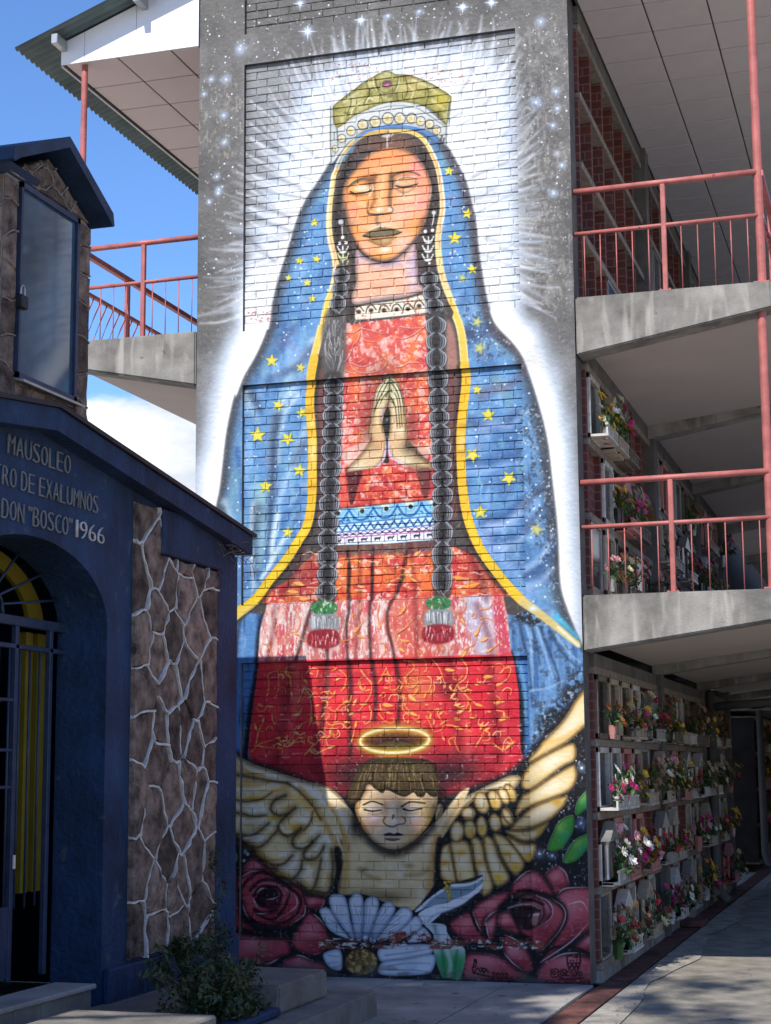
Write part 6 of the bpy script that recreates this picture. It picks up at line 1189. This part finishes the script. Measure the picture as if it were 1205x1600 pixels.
b = MB(); b.box(.24, .36, -4.1, -3.18, .167, .215, c=.012); tag(b.build('blue_kerb', 'navy'), 'low blue painted kerb block beside the bush and steps', 'kerb')
DS = tag(empty('door_stoop', (-.75, -4.6, 0)), 'pale tiled stoop in front of the blue gate', 'step'); inv = Matrix.Translation((.75, 4.6, 0))
b = MB(); b.box(-.9, -.66, -6.0, -3.62, .0, .34); o = b.build('stoop_core', 'concrete', DS); o.matrix_parent_inverse = inv
for k in range(7):
    b = MB(); b.box(-.66, -.646, -3.625 - (k + 1) * .3, -3.63 - k * .3, .15, .338, c=.003); o = b.build('tile', 'step_top', DS); o.matrix_parent_inverse = inv
b = MB(); b.box(-.9, -.625, -6.0, -3.60, .342, .372, c=.008); o = b.build('stoop_cap', 'pavement', DS); o.matrix_parent_inverse = inv
b = MB(); b.box(-.35, .47, -6.1, -4.42, .167, .345, c=.012); tag(b.build('grave_slab', 'step_top'), 'low pale concrete slab in the near corner before the bush', 'slab')

# ------------------------------------------------------------------ bush and vine
def leaf_cloud(mb, centres, n, size, seed, squash=1.0):
    r = random.Random(seed)
    for k in range(n):
        c, rad = centres[r.randrange(len(centres))]
        d = Vector((r.gauss(0, 1), r.gauss(0, 1), r.gauss(0, 1) * squash)).normalized() * rad * (r.random() ** .4)
        p_ = Vector(c) + d; nrm = (d.normalized() + Vector((r.uniform(-.8, .8), r.uniform(-.8, .8), r.uniform(-.2, 1.0)))).normalized()
        a = nrm.orthogonal().normalized(); q = Matrix.Rotation(r.uniform(0, 6.28), 3, nrm); a = q @ a; b_ = nrm.cross(a); s = size * r.uniform(.6, 1.3)
        mb.poly([p_ - a * s, p_ - a * s * .2 + b_ * s * .42 + nrm * s * .1, p_ + a * s, p_ - a * s * .2 - b_ * s * .42 + nrm * s * .1])
BU = tag(empty('bush', (-.15, -3.3, .16)), 'leafy green bush growing by the mausoleum plinth and steps', 'bush'); inv = Matrix.Translation((.15, 3.3, -.16))
r = random.Random(4); cs = []
for k in range(46):
    a = r.uniform(0, 6.28); q = math.sqrt(r.random()); cs.append(((.07 + .28 * q * math.cos(a), -3.48 + .44 * q * math.sin(a), .22 + r.uniform(0, .27) * (1.1 - q * .6)), r.uniform(.05, .12)))
for k in range(16): cs.append(((-.25 + r.uniform(-.1, .1), -3.15 + r.uniform(-.35, .3), .36 + r.uniform(0, .22)), r.uniform(.03, .06)))
b = MB(); leaf_cloud(b, cs, 5200, .021, 5); o = b.build('foliage', 'leaf', BU, fix=False); o.matrix_parent_inverse = inv; o['kind'] = 'stuff'
b = MB()
for k in range(24): a = r.uniform(0, 6.28); b.tube([(.02, -3.5, .16), (.02 + .1 * math.cos(a), -3.5 + .15 * math.sin(a), .34), (.04 + .24 * math.cos(a), -3.52 + .36 * math.sin(a), .46)], .004, 4)
o = b.build('stem', 'bark', BU); o.matrix_parent_inverse = inv
b2 = MB()
for k in range(13):
    b = MB()
    a = r.uniform(0, 6.28); p0 = Vector((.04 + .2 * math.cos(a), -3.5 + .34 * math.sin(a), .34)); p1 = p0 + Vector((.14 * math.cos(a) + r.uniform(-.05, .05), .18 * math.sin(a), r.uniform(.10, .26))); b.tube([p0, (p0 + p1) / 2 + Vector((0, 0, .03)), p1], .003, 4); o = b.build('shoot', 'bark', BU); o.matrix_parent_inverse = inv
    for q in range(7): leaf_cloud(b2, [(tuple(p0.lerp(p1, .3 + q * .11)), .035)], 3, .024, k * 9 + q)
o = b2.build('shoot_leaves', 'leaf', BU, fix=False); o.matrix_parent_inverse = inv; o['kind'] = 'stuff'
r2 = random.Random(77); b = MB()
for k in range(420):
    x = r2.choice([r2.uniform(-.8, 1.6), r2.uniform(1.6, 3.4), r2.gauss(2.0, .12)]); y = r2.uniform(-4.5, -.05) if x < 1.6 else r2.uniform(-2.5, 9); z = .168 if (x < .54 and y < -1.9) else .004
    if x < .36 and y < -2.2: continue
    sz = r2.uniform(.006, .018); a = r2.uniform(0, 6.28); c_, s_ = math.cos(a) * sz, math.sin(a) * sz; h_ = sz * r2.uniform(.1, .6)
    b.poly([(x - c_, y - s_, z), (x - s_ * .5, y + c_ * .5, z + h_), (x + c_, y + s_, z + .002), (x + s_ * .5, y - c_ * .5, z + h_ * .5)])
tag(b.build('fallen_leaves', 'timber', fix=False), 'dry fallen leaves and petals scattered over the pavement and lane', 'leaf litter', kind='stuff')
VI = tag(empty('climbing_vine', (-.8, -1.35, .37)), 'thin climbing vine rising up the blue pilaster above the bush', 'vine'); inv = Matrix.Translation((.8, 1.35, -.37))
path = [Vector((-.80 + .02 * math.sin(k), -1.42 + .07 * math.sin(k * .9), .30 + k * .055)) for k in range(14)]
b = MB(); b.tube(path, .004, 5); o = b.build('stem', 'bark', VI); o.matrix_parent_inverse = inv
b = MB(); leaf_cloud(b, [(tuple(q + Vector((.03, 0, 0))), .055) for q in path], 190, .020, 8); leaf_cloud(b, [((-.74, -1.5, .42), .12), ((-.74, -1.75, .40), .12), ((-.70, -2.1, .42), .14)], 420, .020, 9); o = b.build('foliage', 'leaf', VI, fix=False); o.matrix_parent_inverse = inv; o['kind'] = 'stuff'
# tree out of the picture that keeps the sun off the foot of the wall
TR = tag(empty('shade_tree', (-2.2, -10.4, 0)), 'tall dense tree behind the viewer that shades the foot of the mural', 'tree'); inv = Matrix.Translation((2.2, 10.4, 0))
b = MB(); b.tube([(-2.2, -10.4, -.05), (-2.15, -10.4, 2), (-2.25, -10.45, 4.5), (-2.1, -10.4, 8), (-2.1, -10.4, 12)], [.34, .26, .22, .14, .06], 12)
r = random.Random(12)
for k in range(16):
    a = r.uniform(0, 6.28); z = r.uniform(4, 9.5); b.tube([(-2.2, -10.4, z), (-2.2 + .9 * math.cos(a), -10.4 + .6 * math.sin(a), z + .7), (-2.2 + 1.9 * math.cos(a), -10.4 + 1.1 * math.sin(a), z + 1.2)], [.08, .05, .02], 6)
o = b.build('trunk', 'bark', TR); o.matrix_parent_inverse = inv
cs = []
for k in range(95): cs.append(((-2.0 + r.uniform(-2.0, 2.0), -10.4 + r.uniform(-.9, .9), r.uniform(8.2, 12.3)), r.uniform(.4, .75)))
for k in range(26): cs.append(((-2.2 + r.uniform(-1.9, 1.85), -10.4 + r.uniform(-.5, .5), r.uniform(12.0, 12.65)), r.uniform(.25, .5)))
b = MB(); leaf_cloud(b, cs, 13000, .16, 13); 
cs2 = [((r.uniform(-.2, 3.4), -10.6 + r.uniform(-1.6, 1.6), r.uniform(8.0, 12.5)), r.uniform(.2, .5)) for k in range(11)]
leaf_cloud(b, cs2, 700, .12, 14); o = b.build('crown', 'leaf_tree', TR, fix=False); o.matrix_parent_inverse = inv; o['kind'] = 'stuff'

# ------------------------------------------------------------------ what stands in the niches
PET = ['petal_white', 'petal_yellow', 'petal_red', 'petal_pink', 'petal_magenta', 'petal_orange', 'petal_cream', 'petal_dry', 'petal_dry']
PNAME = {'petal_white': 'white', 'petal_yellow': 'yellow', 'petal_red': 'red', 'petal_pink': 'pink', 'petal_magenta': 'magenta', 'petal_orange': 'orange', 'petal_cream': 'cream', 'petal_dry': 'dry'}
def bouquet(loc, s, cols, seed, label, group):
    r = random.Random(seed); e = tag(empty('flower_vase', loc), label, 'flowers', group)
    b = MB(); b.lathe([(.035 * s, 0), (.045 * s, .06 * s), (.05 * s, .17 * s)], (0, 0, 0), 8); b.build('vase', r.choice(['white_paint', 'alu', 'timber', 'leaf_stem', 'marble_dark', 'pink_paint']), e)
    b = MB(); hs = []
    for k in range(18):
        h = Vector((r.uniform(-.05, .17), r.uniform(-.20, .20), r.uniform(.16, .46))) * s; hs.append(h); b.tube([(0, 0, .12 * s), h * .6 + Vector((0, 0, .08 * s)), h], .005 * s, 4)
    leaf_cloud(b, [(tuple(h * .8), .07 * s) for h in hs], 34, .04 * s, seed); b.build('stems', 'leaf_stem', e, fix=False)
    for ci, c in enumerate(cols):
        b = MB()
        for h in hs[ci::len(cols)]:
            ax = Vector((1, r.uniform(-.8, .8), r.uniform(0, 1))).normalized(); a = ax.orthogonal().normalized(); R = r.uniform(.038, .062) * s
            for ring, (rr, up, np_) in enumerate(((1.0, .10, 8), (.62, .34, 6))):
                for q in range(np_):
                    t = 6.283 * (q + .5 * ring) / np_; wd = 3.6 / np_; d0, d1, d2 = [(a * math.cos(t + o_) + ax.cross(a) * math.sin(t + o_)) for o_ in (-wd * .8, 0, wd * .8)]
                    k_ = R * rr * r.uniform(.8, 1.1); b.poly([h, h + d0 * k_ * .75 + ax * k_ * up, h + d1 * k_ + ax * k_ * (up + .12), h + d2 * k_ * .75 + ax * k_ * up])
        b.build('blossoms', c, e, fix=False)
    return e
def tomb_front(loc, w, h, style, mat, seed, label, group):
    """origin at the lower middle of the opening; local x points out into the corridor"""
    r = random.Random(seed); e = tag(empty('memorial_plaque' if style == 'marble' else 'tomb_cabinet', loc), label, 'tomb front', group); hw = w / 2
    def p(nm, b, m): return b.build(nm, m, e)
    if style == 'marble':
        b = MB(); b.box(0, .02, -hw, hw, 0, h, c=.004); p('slab', b, 'marble_dark')
        b = MB()
        for a in ((-hw, -hw + .02, 0, h), (hw - .02, hw, 0, h), (-hw, hw, 0, .02), (-hw, hw, h - .02, h)): b.box(.02, .03, *a)
        p('border', b, 'alu'); return e
    fr = MB()
    for a in ((-hw, -hw + .045, 0, h), (hw - .045, hw, 0, h), (-hw, hw, 0, .045), (-hw, hw, h - .045, h)): fr.box(0, .05, *a, c=.004)
    p('frame', fr, mat)
    b = MB(); b.box(.012, .016, -hw + .04, hw - .04, .04, h - .04); p('pane', b, 'glass')
    b = MB(); b.box(-.30, -.29, -hw + .02, hw - .02, .02, h - .02); p('back_board', b, r.choice(['timber', 'cream_paint', 'navy_smooth', 'marble_dark']))
    if style == 'gable':
        b = MB(); b.prism([(.03, -hw - .01, h - .02), (.03, hw + .01, h - .02), (.03, 0, h + .13)], (.09, 0, 0)); p('pediment', b, mat)
        for sy in (-1, 1):
            b = MB(); b.lathe([(.022, 0), (.017, .04), (.016, h - .12), (.024, h - .06)], (.085, sy * (hw - .03), .05), 8); p('colonnette', b, mat)
        b = MB(); b.box(.0, .14, -hw, hw, -.005, .03, c=.004); p('ledge', b, mat)
    if style in ('gable', 'planter'):
        b = MB()
        for k in range(6): yy = -hw + .03 + k * (w - .06) / 5; b.box(.17, .185, yy - .014, yy + .014, .03, .10)
        b.box(.165, .19, -hw, hw, .10, .118); b.box(.05, .19, -hw, hw, .01, .03); p('planter_fence', b, mat)
    return e
ORD = ['first', 'second', 'third', 'fourth', 'fifth', 'sixth', 'seventh', 'eighth', 'ninth', 'tenth', 'eleventh', 'twelfth', 'thirteenth', 'fourteenth', 'fifteenth', 'sixteenth']
ROWN = {4: ['bottom', 'second lowest', 'third lowest', 'top'], 3: ['bottom', 'middle', 'top']}
STY = {'gable': 'gabled', 'planter': 'glazed', 'plain': 'glazed', 'marble': 'dark stone'}
MN = {'white_paint': 'white', 'cream_paint': 'cream', 'pink_paint': 'pink', 'alu': 'grey metal', 'timber': 'brown wooden'}
r = random.Random(21)
special = {(0, 2, 0): (['petal_white', 'petal_magenta'], 'white_paint'), (0, 1, 1): (['petal_white', 'petal_magenta'], 'pink_paint'), (1, 2, 0): (['petal_yellow', 'petal_yellow', 'petal_white'], 'white_paint'), (0, 3, 2): (['petal_cream', 'petal_yellow', 'petal_magenta'], 'cream_paint'), (0, 1, 3): (['petal_red', 'petal_red', 'petal_pink'], 'pink_paint')}
for fi, (z0, z1, nr) in enumerate(FLOORS):
    h = (z1 - z0) / nr; fl = ['ground floor', 'first balcony', 'top balcony'][fi]
    for ci, cy in enumerate(CELLS):
        for ri in range(nr):
            key = (fi, ri, ci); p_front = (.90, .70, .10)[fi]; z = z0 + ri * h + .032; yc = cy + NW / 2; hh = h - .064; ww = NW - .075
            where = f'{fl}, {ROWN[nr][ri]} row, {ORD[ci]} column from the mural'
            have = key in special or r.random() < p_front
            if have:
                style = r.choice(['gable', 'planter', 'plain', 'marble', 'gable']) if fi < 2 else 'marble'; mat = r.choice(['white_paint', 'cream_paint', 'pink_paint', 'alu', 'timber', 'cream_paint'])
                if key in special: style, mat = 'planter', special[key][1]
                if ri == nr - 1 and style == 'gable': hh2 = hh - .16
                else: hh2 = hh - (.14 if style == 'gable' else 0)
                nm = f"dark stone memorial plaque, {where}" if style == 'marble' else f"{MN[mat]} {STY[style]} tomb cabinet, {where}"
                tomb_front((NX1 - .03, yc, z), ww, hh2, style, mat, hash(key) & 4095, nm, 'niche fronts along the corridor')
            else:
                b = MB(); b.box(NX1 - (.06 if fi < 2 else .25), NX1 - (.05 if fi < 2 else .24), cy + .035, cy + NW - .035, z, z + hh); gpart('niche_seal', b, 'brick_red' if fi < 2 or r.random() < .5 else 'concrete_dark')
            if key in special or (have and fi < 2 and r.random() < (.88 if fi == 0 else .62)):
                cols = special[key][0] if key in special else list(dict.fromkeys(r.sample(PET, r.choice([1, 2, 2, 2]))))
                cn = ' and '.join(dict.fromkeys(PNAME[c] for c in cols))
                for q in range(2 if key in special else 1):
                    bouquet((NX1 + .10 + .02 * q, yc + (-.13 if q else .08) * (1 if key in special else r.choice([-1, 1])), z + .0), (r.uniform(.55, .95) if key not in special else (.85 if not q else .6)), cols, 1000 + fi * 400 + ri * 80 + ci * 3 + q, f"{cn} {'small' if q else ''} flowers, {where}".replace('  ', ' '), 'flower vases on the niche ledges')
r = random.Random(33)
for k in range(16):
    col = r.sample(PET[:7], 2) if k else ['petal_magenta']; ro, c = k % 4, k // 4
    bouquet((1.72, 14.95 + c * .7, .13 + ro * .56), 1.0 if k else 1.5, col, 3000 + k, f"{' and '.join(PNAME[q] for q in col)} flowers, {ROWN[4][ro]} shelf, {ORD[c]} bay past the gap", 'flower vases on the far block')
# drain pipes
for y, lb in ((7.42, 'dark drain pipe with a kicked out foot on the second bay column'), (14.3, 'dark drain pipe at the corner past the gap')):
    b = MB(); b.tube([(1.76, y, 2.45), (1.76, y, .25), (1.80, y - .03, .12), (1.90, y - .10, .06)], .055, 10); tag(b.build('drain_pipe', 'pipe', smooth=True), lb, 'pipe')
b = MB(); b.tube([(1.76, 7.42, 2.28), (3.0, 7.40, 2.36)], .05, 10); tag(b.build('drain_pipe', 'pipe', smooth=True), 'dark pipe running out under the balcony slab from the column', 'pipe')
